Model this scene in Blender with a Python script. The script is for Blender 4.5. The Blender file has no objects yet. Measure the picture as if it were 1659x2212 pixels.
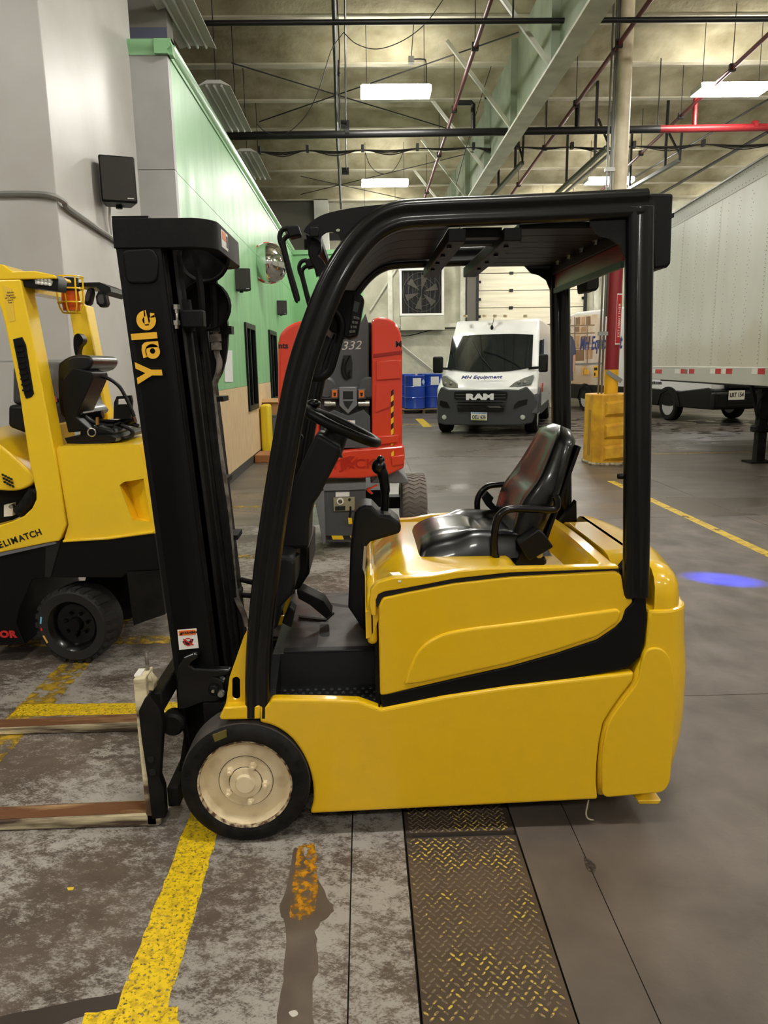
import bpy, bmesh, math, random
from mathutils import Vector, Matrix
from mathutils.geometry import tessellate_polygon
random.seed(7)
SC = bpy.context.scene
COL = SC.collection
# ------------------------------------------------------------------ camera
IW, IH, FPX = 1659, 2212, 1600.0
CAM_H, PITCH, ROLL, YAW = 1.67, math.radians(11.17), math.radians(0.9), math.radians(1.4)
FW = Vector((math.sin(YAW)*math.cos(PITCH), math.cos(YAW)*math.cos(PITCH), -math.sin(PITCH)))
_r = Vector((math.cos(YAW), -math.sin(YAW), 0)); _u = _r.cross(FW)
RT = _r*math.cos(ROLL) - _u*math.sin(ROLL)
UP = _r*math.sin(ROLL) + _u*math.cos(ROLL)
CO = Vector((0, 0, CAM_H))
cd = bpy.data.cameras.new('camera'); cam = bpy.data.objects.new('camera', cd); COL.objects.link(cam)
cd.sensor_fit = 'VERTICAL'; cd.sensor_height = 24; cd.lens = FPX/IH*24; cd.clip_start = .05; cd.clip_end = 200
mw = Matrix.Identity(4)
for i in range(3):
    mw[i][0], mw[i][1], mw[i][2], mw[i][3] = RT[i], UP[i], -FW[i], CO[i]
cam.matrix_world = mw
SC.camera = cam
# ------------------------------------------------------------------ world, exposure
w = bpy.data.worlds.new('world'); SC.world = w; w.use_nodes = True
w.node_tree.nodes['Background'].inputs[0].default_value = (.9, .95, 1, 1)
w.node_tree.nodes['Background'].inputs[1].default_value = .03
SC.view_settings.view_transform = 'Standard'; SC.view_settings.look = 'None'
SC.view_settings.gamma = 1; SC.view_settings.exposure = EXPOSURE = 0.0
LAMP_STRENGTH = 93.0
# the lamps themselves are the ceiling fixtures built further down (ceiling_light)
# ------------------------------------------------------------------ measuring: photo ray -> point on a real plane of the place
def ray(px, py): return FW + RT*((px-IW/2)/FPX) + UP*(-(py-IH/2)/FPX)
def onz(px, py, z=0.):
    d = ray(px, py); return CO + d*((z-CO.z)/d.z)
def ony(px, py, Y):
    d = ray(px, py); return CO + d*((Y-CO.y)/d.y)
def onx(px, py, X):
    d = ray(px, py); return CO + d*((X-CO.x)/d.x)
def onp(px, py, P, N):
    d = ray(px, py); N = Vector(N); return CO + d*((Vector(P)-CO).dot(N)/d.dot(N))
def S(Y, pts): return [(lambda v: (v.x, v.z))(ony(p[0], p[1], Y)) for p in pts]      # side outline on plane y = Y
def G(pts, z=0.): return [(lambda v: (v.x, v.y))(onz(p[0], p[1], z)) for p in pts]    # outline on the ground
def A(X, pts): return [(lambda v: (v.y, v.z))(onx(p[0], p[1], X)) for p in pts]       # outline on plane x = X
# ------------------------------------------------------------------ materials
def lin(c):
    return tuple(((v/255)/12.92 if v/255 <= .04045 else ((v/255+.055)/1.055)**2.4) for v in c)
MATS = {}
def mat(name, col, rough=.5, metal=0., col2=None, scale=6., lo=.4, hi=.65, detail=6., bump=0., bscale=60., rvar=0., coat=0., emit=0., alpha=None, trans=0., ior=1.45, stretch=None, spec=.5, dist=0.):
    if name in MATS: return MATS[name]
    m = bpy.data.materials.new(name); m.use_nodes = True; nt = m.node_tree; N = nt.nodes; L = nt.links
    b = N['Principled BSDF']; c1 = lin(col)+(1,)
    b.inputs['Base Color'].default_value = c1; b.inputs['Roughness'].default_value = rough; b.inputs['Metallic'].default_value = metal
    b.inputs['Coat Weight'].default_value = coat; b.inputs['Coat Roughness'].default_value = .08; b.inputs['Specular IOR Level'].default_value = spec
    b.inputs['Transmission Weight'].default_value = trans; b.inputs['IOR'].default_value = ior
    tc = N.new('ShaderNodeTexCoord'); vec = tc.outputs['Object']
    if stretch:
        mp = N.new('ShaderNodeMapping'); mp.inputs['Scale'].default_value = stretch; L.new(vec, mp.inputs[0]); vec = mp.outputs[0]
    def noise(sc, de=detail):
        n = N.new('ShaderNodeTexNoise'); n.inputs['Scale'].default_value = sc; n.inputs['Detail'].default_value = de; n.inputs['Distortion'].default_value = dist; L.new(vec, n.inputs['Vector']); return n
    def ramp(src, a, bb):
        r = N.new('ShaderNodeMapRange'); r.inputs[1].default_value = a; r.inputs[2].default_value = bb; L.new(src, r.inputs[0]); return r
    if col2 or rvar or alpha:
        n = noise(scale); r = ramp(n.outputs['Fac'], lo, hi)
        if col2:
            mx = N.new('ShaderNodeMix'); mx.data_type = 'RGBA'; mx.inputs[6].default_value = c1; mx.inputs[7].default_value = lin(col2)+(1,)
            L.new(r.outputs[0], mx.inputs[0]); L.new(mx.outputs[2], b.inputs['Base Color'])
        if rvar:
            r2 = ramp(n.outputs['Fac'], .3, .7); r2.inputs[3].default_value = max(0, rough-rvar); r2.inputs[4].default_value = min(1, rough+rvar); L.new(r2.outputs[0], b.inputs['Roughness'])
        if alpha: L.new(ramp(noise(alpha[0], 8).outputs['Fac'], alpha[1], alpha[2]).outputs[0], b.inputs['Alpha'])
    if bump:
        bn = noise(bscale, 3); bp = N.new('ShaderNodeBump'); bp.inputs['Strength'].default_value = bump; bp.inputs['Distance'].default_value = .02
        L.new(bn.outputs['Fac'], bp.inputs['Height']); L.new(bp.outputs[0], b.inputs['Normal'])
    if emit:
        b.inputs['Emission Color'].default_value = c1; b.inputs['Emission Strength'].default_value = emit
    MATS[name] = m; return m
# ------------------------------------------------------------------ objects
WM = {}                                   # world matrix of a thing whose parts are modelled in world coordinates
def tag(o, label=None, cat=None, group=None, kind=None):
    if label: o['label'] = label
    if cat: o['category'] = cat
    if group: o['group'] = group
    if kind: o['kind'] = kind
    return o
def thing(name, label, cat, loc=(0, 0, 0), rotz=0., group=None, kind=None, local=False):
    o = bpy.data.objects.new(name, None); COL.objects.link(o); o.empty_display_size = .1
    o.location = loc; o.rotation_euler = (0, 0, rotz)
    m = Matrix.Translation(loc) @ Matrix.Rotation(rotz, 4, 'Z')
    WM[o] = Matrix.Identity(4) if local else m.inverted()
    return tag(o, label, cat, group, kind)
def rnd(pts, r, seg=4):                    # fillet the corners of a closed outline
    out = []; n = len(pts); rr = r if isinstance(r, (list, tuple)) else [r]*n
    for i in range(n):
        p = Vector(pts[i]); a = Vector(pts[i-1])-p; b = Vector(pts[(i+1) % n])-p; k = min(rr[i], a.length*.48, b.length*.48)
        if k < 1e-5: out.append(tuple(p)); continue
        p0 = p+a.normalized()*k; p1 = p+b.normalized()*k
        for j in range(seg+1):
            t = j/seg; out.append(tuple(p0*(1-t)**2+p*2*t*(1-t)+p1*t*t))
    return out
def cr(pts, n=6, closed=False):            # smooth curve through points
    P = [Vector(p) for p in pts]; out = []; m = len(P)
    for i in range(m if closed else m-1):
        a, b = P[i], P[(i+1) % m]
        p0 = P[i-1] if (i > 0 or closed) else a*2-b
        p3 = P[(i+2) % m] if (i+2 < m or closed) else b*2-a
        for j in range(n):
            t = j/n
            out.append(tuple(.5*((2*a)+(b-p0)*t+(2*p0-5*a+4*b-p3)*t*t+(3*a-p0-3*b+p3)*t**3)))
    if not closed: out.append(tuple(P[-1]))
    return out
def arc(cx, cy, r, a0, a1, n=12, ry=None):
    return [(cx+r*math.cos(math.radians(a0+(a1-a0)*i/n)), cy+(ry or r)*math.sin(math.radians(a0+(a1-a0)*i/n))) for i in range(n+1)]
class MB:
    def __init__(s): s.v = []; s.f = []
    def add(s, vs, fs, M=None):
        o = len(s.v); s.v += [tuple(M @ Vector(v)) if M else tuple(v) for v in vs]; s.f += [tuple(i+o for i in f) for f in fs]; return s
    def box(s, x0, x1, y0, y1, z0, z1, M=None):
        v = [(x, y, z) for x in (x0, x1) for y in (y0, y1) for z in (z0, z1)]
        return s.add(v, [(0, 1, 3, 2), (4, 6, 7, 5), (0, 4, 5, 1), (2, 3, 7, 6), (0, 2, 6, 4), (1, 5, 7, 3)], M)
    def bar(s, a, b, wd, ht, up=(0, 0, 1)):        # rectangular bar from a to b
        a = Vector(a); b = Vector(b); d = (b-a); l = d.length; d.normalize(); u = Vector(up); sd = d.cross(u)
        if sd.length < 1e-4: sd = d.cross(Vector((0, 1, 0)))
        sd.normalize(); u = sd.cross(d)
        M = Matrix((( d.x, sd.x, u.x, a.x), (d.y, sd.y, u.y, a.y), (d.z, sd.z, u.z, a.z), (0, 0, 0, 1)))
        return s.box(0, l, -wd/2, wd/2, -ht/2, ht/2, M)
    def prism(s, pts, a0, a1, ax='y', M=None, holes=()):
        def p3(p, a): return (p[0], a, p[1]) if ax == 'y' else (a, p[0], p[1]) if ax == 'x' else (p[0], p[1], a)
        loops = [list(pts)]+[list(h) for h in holes]
        n = len(pts)
        if not holes:
            v = [p3(p, a0) for p in pts]+[p3(p, a1) for p in pts]
            f = [tuple(range(n)), tuple(range(2*n-1, n-1, -1))]+[(i, i+n, (i+1) % n+n, (i+1) % n) for i in range(n)]
            return s.add(v, f, M)
        fl = [p for l in loops for p in l]; N = len(fl)
        tri = tessellate_polygon([[Vector((p[0], p[1], 0)) for p in l] for l in loops])
        v = [p3(p, a0) for p in fl]+[p3(p, a1) for p in fl]
        f = [tuple(t) for t in tri]+[tuple(i+N for i in reversed(t)) for t in tri]; k = 0
        for l in loops:
            m = len(l); f += [(k+i, k+i+N, k+(i+1) % m+N, k+(i+1) % m) for i in range(m)]; k += m
        return s.add(v, f, M)
    def sweep(s, path, prof, up=None, closed=False, scale=None, caps=True):
        P = [Vector(p) for p in path]; n = len(P); m = len(prof); vs = []; fs = []; prev = None
        for i in range(n):
            if closed: t = P[(i+1) % n]-P[i-1]
            else: t = P[min(i+1, n-1)]-P[max(i-1, 0)]
            t.normalize()
            if up is not None: u = Vector(up)
            elif prev is None: u = Vector((0, 0, 1)) if abs(t.z) < .9 else Vector((0, 1, 0))
            else: u = prev
            sd = t.cross(u); 
            if sd.length < 1e-5: sd = t.cross(Vector((1, 0, 0)))
            sd.normalize(); u = sd.cross(t); prev = u; k = scale[i] if scale else 1.
            vs += [P[i]+sd*(q[0]*k)+u*(q[1]*k) for q in prof]
        for i in range(n if closed else n-1):
            a = i*m; b = ((i+1) % n)*m
            fs += [(a+j, a+(j+1) % m, b+(j+1) % m, b+j) for j in range(m)]
        if caps and not closed: fs += [tuple(range(m-1, -1, -1)), tuple(range((n-1)*m, n*m))]
        return s.add(vs, fs)
    def tube(s, path, r, n=10, closed=False, caps=True):
        sc = None
        if isinstance(r, (list, tuple)): sc = r; r = 1.
        return s.sweep(path, [(r*math.cos(2*math.pi*i/n), r*math.sin(2*math.pi*i/n)) for i in range(n)], closed=closed, scale=sc, caps=caps)
    def lathe(s, prof, c=(0, 0, 0), ax='z', n=24, M=None, a0=0., a1=360.):
        full = abs(a1-a0) >= 359.9; k = n if full else n+1; vs = []; fs = []; m = len(prof)
        for i in range(k):
            a = math.radians(a0+(a1-a0)*i/n); ca, sa = math.cos(a), math.sin(a)
            for r, h in prof:
                p = (r*ca, r*sa, h) if ax == 'z' else (r*ca, h, r*sa) if ax == 'y' else (h, r*ca, r*sa)
                vs.append((p[0]+c[0], p[1]+c[1], p[2]+c[2]))
        for i in range(n):
            a = i*m; b = ((i+1) % k)*m
            fs += [(a+j, a+j+1, b+j+1, b+j) for j in range(m-1)]
        return s.add(vs, fs, M)
    def loft(s, rings, caps=True, closed=True):
        m = len(rings[0]); vs = [p for r in rings for p in r]; fs = []
        for i in range(len(rings)-1):
            a = i*m; b = a+m
            fs += [(a+j, a+(j+1) % m, b+(j+1) % m, b+j) for j in range(m if closed else m-1)]
        if caps: fs += [tuple(range(m-1, -1, -1)), tuple(range((len(rings)-1)*m, len(rings)*m))]
        return s.add(vs, fs)
    def grid(s, fn, nu, nv):
        vs = [fn(i/nu, j/nv) for i in range(nu+1) for j in range(nv+1)]; q = nv+1
        return s.add(vs, [(i*q+j, (i+1)*q+j, (i+1)*q+j+1, i*q+j+1) for i in range(nu) for j in range(nv)])
    def ball(s, c, r, n=12, sc=(1, 1, 1)):
        rings = []
        prof = [(math.sin(math.pi*i/(n//2)), math.cos(math.pi*i/(n//2))) for i in range(n//2+1)]
        M = Matrix.Translation(c) @ Matrix.Diagonal((r*sc[0], r*sc[1], r*sc[2], 1))
        return s.lathe(prof, n=n, M=M)
    def build(s, name, m, parent=None, bevel=0., seg=2, sharp=38., sub=0, smooth=True, local=False, solid=0.):
        me = bpy.data.meshes.new(name); inv = None; top = parent
        while top is not None and top.parent is not None: top = top.parent
        if top is not None and top in WM and not local: inv = WM[top]
        vs = [tuple(inv @ Vector(v)) for v in s.v] if inv is not None else s.v
        me.from_pydata(vs, [], s.f); me.validate()
        bm = bmesh.new(); bm.from_mesh(me); bmesh.ops.remove_doubles(bm, verts=bm.verts, dist=1e-5)
        bmesh.ops.recalc_face_normals(bm, faces=bm.faces)
        for f in bm.faces: f.smooth = smooth and len(f.verts) < 7
        sa = math.radians(sharp)
        for e in bm.edges:
            if len(e.link_faces) == 2 and e.calc_face_angle(0) > sa: e.smooth = False
        bm.to_mesh(me); bm.free()
        if isinstance(m, (list, tuple)):
            for q in m: me.materials.append(q)
        else: me.materials.append(m)
        o = bpy.data.objects.new(name, me); COL.objects.link(o)
        if parent is not None: o.parent = parent
        if solid:
            q = o.modifiers.new('solid', 'SOLIDIFY'); q.thickness = solid; q.offset = -1
        if bevel:
            b = o.modifiers.new('bevel', 'BEVEL'); b.width = bevel; b.segments = seg; b.limit_method = 'ANGLE'; b.angle_limit = math.radians(40)
        if sub:
            b = o.modifiers.new('sub', 'SUBSURF'); b.levels = sub; b.render_levels = sub
        return o
def instance(o, name, parent, M=None, loc=None):
    c = o.copy(); c.name = name; COL.objects.link(c); c.parent = parent
    if M is not None: c.matrix_local = M
    if loc is not None: c.location = loc
    return c
def copy_tree(o, parent=None):
    c = o.copy(); COL.objects.link(c); c.parent = parent
    if o in WM: WM[c] = WM[o]
    for ch in list(o.children): copy_tree(ch, c)
    return c
FONTC = {}
def text_mb(s, size=1., bold=0., shear=0., wx=1., spacing=1., depth=.002, align='CENTER', mb=None, M=None):
    cu = bpy.data.curves.new('t', 'FONT'); cu.body = s; cu.size = size; cu.offset = bold; cu.shear = shear; cu.space_character = spacing
    cu.extrude = depth/2; cu.align_x = align; cu.align_y = 'CENTER'; cu.resolution_u = 3
    ob = bpy.data.objects.new('t', cu); me = bpy.data.meshes.new_from_object(ob)
    vs = [(v.co.x*wx, v.co.y, v.co.z) for v in me.vertices]; fs = [tuple(p.vertices) for p in me.polygons]
    bpy.data.objects.remove(ob); bpy.data.curves.remove(cu); bpy.data.meshes.remove(me)
    mb = mb or MB(); mb.add(vs, fs, M); return mb
def frame(o, xa, ya):                      # matrix: local x along xa, local y along ya, origin o
    xa = Vector(xa).normalized(); ya = Vector(ya); za = xa.cross(ya).normalized(); ya = za.cross(xa)
    return Matrix(((xa.x, ya.x, za.x, o[0]), (xa.y, ya.y, za.y, o[1]), (xa.z, ya.z, za.z, o[2]), (0, 0, 0, 1)))
# ================================================================== materials of the setting
M_CONC = mat('concrete', (102, 92, 84), .52, col2=(82, 73, 66), scale=3.6, lo=.35, hi=.66, detail=12, rvar=.07, bump=.05, bscale=60, stretch=(1, .8, 1), dist=.3)
M_CONC2 = mat('concrete_far', (100, 91, 83), .38, col2=(76, 68, 61), scale=.9, lo=.3, hi=.7, detail=8, rvar=.16, bump=.03, bscale=16, stretch=(.45, 1, 1), dist=.8)
def worn_floor(name='worn_painted_concrete', shift=0.):
    m = bpy.data.materials.new(name); m.use_nodes = True; N = m.node_tree.nodes; L = m.node_tree.links; b = N['Principled BSDF']
    tc = N.new('ShaderNodeTexCoord'); mp = N.new('ShaderNodeMapping'); mp.inputs['Rotation'].default_value = (0, 0, .7); mp.inputs['Scale'].default_value = (.8, 1.25, 1); L.new(tc.outputs['Object'], mp.inputs[0])
    def nz(s, d, rg=.62):
        n = N.new('ShaderNodeTexNoise'); n.inputs['Scale'].default_value = s; n.inputs['Detail'].default_value = d; n.inputs['Roughness'].default_value = rg; L.new(mp.outputs[0], n.inputs['Vector']); return n
    def rp(src, a, c):
        r = N.new('ShaderNodeMapRange'); r.inputs[1].default_value = a; r.inputs[2].default_value = c; L.new(src, r.inputs[0]); return r
    def mth(op, a, c):
        q = N.new('ShaderNodeMath'); q.operation = op; L.new(a, q.inputs[0])
        if isinstance(c, float): q.inputs[1].default_value = c
        else: L.new(c, q.inputs[1])
        return q.outputs[0]
    big = nz(1.6, 3); mid = nz(20, 15, .8); fine = nz(120, 6, .75)
    sm = mth('ADD', mth('MULTIPLY', big.outputs['Fac'], .8), mth('ADD', mth('MULTIPLY', mid.outputs['Fac'], 1.0), mth('MULTIPLY', fine.outputs['Fac'], .55)))
    gx = N.new('ShaderNodeSeparateXYZ'); L.new(tc.outputs['Object'], gx.inputs[0]); xr_ = rp(gx.outputs[0], -.62, -.3); sm = mth('ADD', sm, mth('MULTIPLY', xr_.outputs[0], .055))
    k = rp(sm, 1.15+shift, 1.27+shift)
    base = N.new('ShaderNodeMix'); base.data_type = 'RGBA'; base.inputs[6].default_value = lin((74, 63, 55))+(1,); base.inputs[7].default_value = lin((100, 88, 78))+(1,); L.new(rp(nz(4, 8).outputs['Fac'], .35, .65).outputs[0], base.inputs[0])
    mx = N.new('ShaderNodeMix'); mx.data_type = 'RGBA'; L.new(k.outputs[0], mx.inputs[0]); L.new(base.outputs[2], mx.inputs[6]); mx.inputs[7].default_value = lin((158, 152, 145))+(1,)
    L.new(mx.outputs[2], b.inputs['Base Color']); b.inputs['Roughness'].default_value = .5
    bp = N.new('ShaderNodeBump'); bp.inputs['Strength'].default_value = .12; bp.inputs['Distance'].default_value = .01; L.new(k.outputs[0], bp.inputs['Height']); L.new(bp.outputs[0], b.inputs['Normal'])
    return m
M_WORN = worn_floor()
M_DARK = mat('joint_dirt', (30, 26, 23), .9)
M_YLINE = mat('worn_yellow_paint', (228, 194, 24), .5, col2=(164, 132, 30), scale=40, lo=.45, hi=.75, alpha=(95, .37, .45), bump=.15, bscale=60)
M_YFAINT = mat('faded_yellow_paint', (190, 155, 40), .5, col2=(140, 112, 40), scale=20, alpha=(16, .42, .6))
M_OLINE = mat('worn_orange_paint', (200, 140, 20), .5, col2=(140, 95, 25), scale=30, alpha=(40, .42, .58))
M_PATCH = mat('brown_floor_patch', (84, 73, 64), .42, col2=(98, 86, 75), scale=8)
M_PLATE = mat('brown_steel_plate', (92, 79, 67), .45, .25, col2=(74, 63, 54), scale=5, rvar=.1, bump=.04)
M_WALLGREY = mat('grey_wall_paint', (196, 194, 190), .38, col2=(184, 181, 176), scale=1.2, bump=.03, bscale=8)
M_RETURN = mat('grey_return_paint', (172, 172, 170), .5, col2=(160, 160, 158), scale=2)
M_GREEN = mat('green_gloss_paint', (138, 190, 138), .4, col2=(130, 180, 130), scale=1.5, spec=.35, rvar=.06, bump=.006, bscale=3, stretch=(1, 2, .5))
M_CROWN = mat('green_trim_paint', (140, 190, 142), .3)
M_PLY = mat('plywood', (222, 196, 156), .6, col2=(196, 166, 124), scale=3, stretch=(1, 6, 1), lo=.3, hi=.75, bump=.03)
M_BASEB = mat('dark_base', (62, 58, 54), .6)
M_FOAM = mat('ceiling_foam', (212, 207, 186), .95, col2=(158, 151, 126), scale=1.0, lo=.32, hi=.72, detail=12, bump=.8, bscale=9)
M_FOAMD = mat('ceiling_foam_dark', (186, 178, 150), .95, col2=(132, 123, 94), scale=1.6, lo=.3, hi=.7, detail=12, bump=.8, bscale=11)  # darker foam tone for the purlins
M_FOAMW = mat('wall_foam', (206, 204, 184), .95, col2=(150, 148, 128), scale=1.1, lo=.3, hi=.75, detail=10, bump=.7, bscale=7)
M_STEELG = mat('pale_green_steel', (148, 160, 138), .5, col2=(128, 138, 116), scale=2)
M_STEELW = mat('pale_steel', (206, 206, 190), .5, col2=(184, 184, 166), scale=3)
M_WHITE = mat('white_enamel', (226, 226, 220), .45)
M_PIPEB = mat('black_pipe', (28, 27, 27), .45, .3)
M_PIPER = mat('red_pipe', (112, 22, 26), .4)
M_PIPEM = mat('maroon_pipe', (112, 38, 38), .45)
M_COND = mat('galvanised', (150, 150, 146), .4, .6)
M_WIRE = mat('wire_dark', (34, 32, 30), .6)
M_BLACK = mat('black_plastic', (13, 13, 14), .42, spec=.28, bump=.03, bscale=200)
M_GREYUP = mat('upper_grey_wall', (128, 124, 116), .7)
M_BLUEUP = mat('slate_blue_wall', (96, 98, 118), .7)
M_GLASS = mat('dark_glass', (30, 40, 38), .06, 0, spec=.8)
M_PAPER = mat('white_paper', (222, 222, 220), .8)
# ================================================================== floor
floor = tag(MB().box(-13, 19, -11, 29, -.12, -.02).build('floor', M_DARK), 'worn concrete warehouse floor with slab joints', 'floor', kind='structure')
def slab(x0, x1, y0, y1, m, top=0.):
    o = MB().box(x0, x1, y0, y1, -.03, top).build('slab', m, floor); return o
j = .0028
M_WORN2 = worn_floor('lighter_worn_concrete', -.02)
YJ = [-11, 3.47, 7.84, 12.6, 18.0, 29]
for i in range(5):
    y0, y1 = YJ[i]+j, YJ[i+1]-j
    lm = M_WORN if i < 2 else M_CONC2; rm = M_CONC if i < 2 else M_CONC2
    slab(-13, -4+0, y0, y1, lm); slab(-4+j, -.075-j, y0, y1, lm); slab(-.075+j*.7, .112, y0, y1, M_WORN2 if i < 2 else lm)
    if i > 0: slab(.119, .516, y0, y1, rm)
    slab(.523, .73-j*.6, y0, y1, rm); slab(.73+j*.6, 4.12-j, y0, y1, rm); slab(4.12+j, 9, y0, y1, rm); slab(9+j, 19, y0, y1, rm)
def decal(name, pts, m, h=.0015, rough_edge=0., seed=1):
    if rough_edge:
        rs = random.Random(seed); out = []
        for i in range(len(pts)):
            a = Vector(pts[i]); b = Vector(pts[(i+1) % len(pts)]); n = max(1, int((b-a).length/.03)); d = Vector((-(b-a).y, (b-a).x)).normalized()
            for k in range(n): out.append(tuple(a+(b-a)*(k/n)+d*rs.uniform(-rough_edge, rough_edge)))
        pts = out
    return MB().prism(pts, .0002, h, 'z').build(name, m, floor, smooth=False)
decal('brown_patch', cr(G([(640, 1830), (700, 1925), (720, 1968), (688, 1998), (683, 2030), (690, 2090), (676, 2130), (672, 2230), (600, 2230), (612, 2120), (618, 2000), (603, 1968), (624, 1900)]), 5, True), M_PATCH, .001, .004)
decal('yellow_line', [(-.69, 1.2), (-.55, 1.2), (-.57, 2.6), (-.70, 3.4), (-.84, 3.4), (-.69, 2.4)][0:3]+[(-.575, 3.4), (-.70, 3.4)], M_YLINE, .0015, .004)
decal('yellow_line', G([(384, 2176), (185, 2188), (165, 2270), (390, 2270)]), M_YLINE, .0018, .004, 3)
decal('tyre_mark', G([(0, 2196), (268, 2142), (276, 2172), (160, 2200), (80, 2240), (0, 2260)]), mat('dark_rubber_mark', (58, 50, 45), .5), .001, .002)
decal('orange_line', rnd(G([(645, 1822), (682, 1822), (686, 1900), (682, 1985), (624, 1990), (632, 1900)]), .03), M_OLINE, .0022, .003)
decal('yellow_line', [(-1.79, 2.4), (-1.62, 2.4), (-1.62, 5.2), (-1.79, 5.2)], M_YFAINT, .0015, .006, 4)
decal('yellow_line', [(-1.78, 3.44), (-.75, 3.42), (-.75, 3.54), (-1.78, 3.57)], M_YLINE, .0022, .005, 5)
decal('yellow_line', [(-2.3, 4.39), (-.85, 4.39), (-.85, 4.53), (-2.3, 4.53)], M_YFAINT, .0022, .004, 6)
decal('yellow_line', [(-1.9, 6.46), (-.6, 6.42), (-.6, 6.56), (-1.9, 6.6)], M_YFAINT, .0015, .004, 7)
decal('yellow_line', [(-1.9, 8.9), (-.6, 8.9), (-.6, 9.02), (-1.9, 9.02)], M_YFAINT, .0015, .004, 7)
decal('yellow_line', [(3.455, 5.0), (3.56, 5.0), (3.56, 10.4), (3.455, 10.4)], mat('yellow_paint', (214, 180, 40), .5, col2=(176, 142, 40), scale=12, alpha=(9, .3, .42)), .0015, .003, 8)
decal('yellow_line', [(.9, 21.2), (2.6, 21.2), (2.6, 21.5), (.9, 21.5)], M_YFAINT, .0015)
decal('yellow_line', [(1.62, 20.4), (1.86, 20.4), (1.86, 23.6), (1.62, 23.6)], M_YLINE, .002)
decal('yellow_line', [(3.3, 13.4), (9.5, 13.4), (9.5, 13.52), (3.3, 13.52)], M_YFAINT, .0015)
M_STKW0 = mat('white_chip', (190, 186, 178), .6)
M_PUD = mat('wet_floor', (66, 59, 54), .14, alpha=(2.2, .5, .62))
for pp in ([(2.2, 16.9), (4.6, 16.4), (5.4, 17.6), (3, 18)], [(6.6, 17.6), (9.6, 17.2), (10.6, 20.6), (7.4, 21)], [(4.6, 18.5), (7.6, 18.9), (8, 23), (5.2, 22)]):
    decal('wet_patch', cr(pp, 6, True), M_PUD, .001, .05)
decal('yellow_chip', G([(145, 1918), (160, 1917), (158, 1923), (147, 1924)]), mat('chip_yellow', (230, 200, 60), .5), .002)
decal('white_spot', cr(G([(624, 2188), (638, 2184), (644, 2192), (632, 2198)]), 4, True), M_STKW0, .0025)
decal('dark_smear', cr(G([(1262, 1852), (1285, 1868), (1284, 1885), (1268, 1878)]), 4, True), mat('dark_smear', (62, 55, 49), .6, alpha=(60, .35, .6)), .001)
# diamond steel plate: two sheets with a lifted joint, raised lugs
pl = MB().box(.119, .516, 2.412, 3.4, -.03, .0015).build('steel_plate', M_PLATE, floor)
M4 = Matrix.Translation((0, 2.385, .002)) @ Matrix.Rotation(-.006, 4, 'X')
MB().box(.119, .516, -1.6, 0, -.006, 0, M4).build('steel_plate', M_PLATE, floor, bevel=.002)
MB().box(.15, .50, 2.384, 2.414, -.02, -.008).build('plate_gap', M_DARK, floor)
def lug_mat():
    m = bpy.data.materials.new('lug_worn_yellow'); m.use_nodes = True; N = m.node_tree.nodes; L = m.node_tree.links; b = N['Principled BSDF']
    tc = N.new('ShaderNodeNewGeometry'); n = N.new('ShaderNodeTexNoise'); n.inputs['Scale'].default_value = 90; n.inputs['Detail'].default_value = 3; L.new(tc.outputs['Position'], n.inputs['Vector'])
    n2 = N.new('ShaderNodeTexNoise'); n2.inputs['Scale'].default_value = 5; n2.inputs['Detail'].default_value = 3; L.new(tc.outputs['Position'], n2.inputs['Vector'])
    ad = N.new('ShaderNodeMath'); ad.operation = 'ADD'; L.new(n.outputs[0], ad.inputs[0]); L.new(n2.outputs[0], ad.inputs[1])
    r = N.new('ShaderNodeMapRange'); r.inputs[1].default_value = 1.02; r.inputs[2].default_value = 1.16; L.new(ad.outputs[0], r.inputs[0])
    mx = N.new('ShaderNodeMix'); mx.data_type = 'RGBA'; mx.inputs[6].default_value = lin((104, 90, 76))+(1,); mx.inputs[7].default_value = lin((205, 178, 70))+(1,); L.new(r.outputs[0], mx.inputs[0]); L.new(mx.outputs[2], b.inputs['Base Color']); b.inputs['Roughness'].default_value = .45
    return m
M_LUG = lug_mat()
def lug_verts(x, y, z, a, l=.0105, wd=.0034, h=.0022):
    c, s_ = math.cos(a), math.sin(a)
    o = [(-l, 0), (-l*.5, -wd), (l*.5, -wd), (l, 0), (l*.5, wd), (-l*.5, wd)]; t = [(-l*.6, 0), (-l*.35, -wd*.5), (l*.35, -wd*.5), (l*.6, 0), (l*.35, wd*.5), (-l*.35, wd*.5)]
    v = [(x+c*p-s_*q, y+s_*p+c*q, z) for p, q in o]+[(x+c*p-s_*q, y+s_*p+c*q, z+h) for p, q in t]
    return v, [(i, (i+1) % 6, 6+(i+1) % 6, 6+i) for i in range(6)]+[(6, 7, 8, 9, 10, 11)]
rl = random.Random(3); spots = []
for r_ in range(50):
    for c_ in range(16):
        x = .13+c_*.0262+(r_ % 2)*.013; y = 1.5+r_*.0178
        if x < .508: spots.append((x, y, (1 if (r_+c_) % 2 else -1)*.75))
spots = [s_ for s_ in spots if s_[1] < 2.38]
rl.shuffle(spots)
pm = None; rest = MB()
inview = [s_ for s_ in spots if s_[1] > 1.62]
for i, (x, y, a) in enumerate(inview):
    z = .002+(2.385-y)*.006
    if i < 300:
        if pm is None:
            v, f = lug_verts(0, 0, 0, 0); q = MB(); q.add(v, f); pm = q.build('tread_lug', M_LUG, floor, smooth=False); o = pm
        else: o = instance(pm, 'tread_lug', floor)
        o.location = (x, y, z); o.rotation_euler = (0, 0, a+rl.uniform(-.1, .1)); o.scale = (rl.uniform(.8, 1.1),)*2+(1,)
    else: rest.add(*lug_verts(x, y, z, a))
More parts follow.
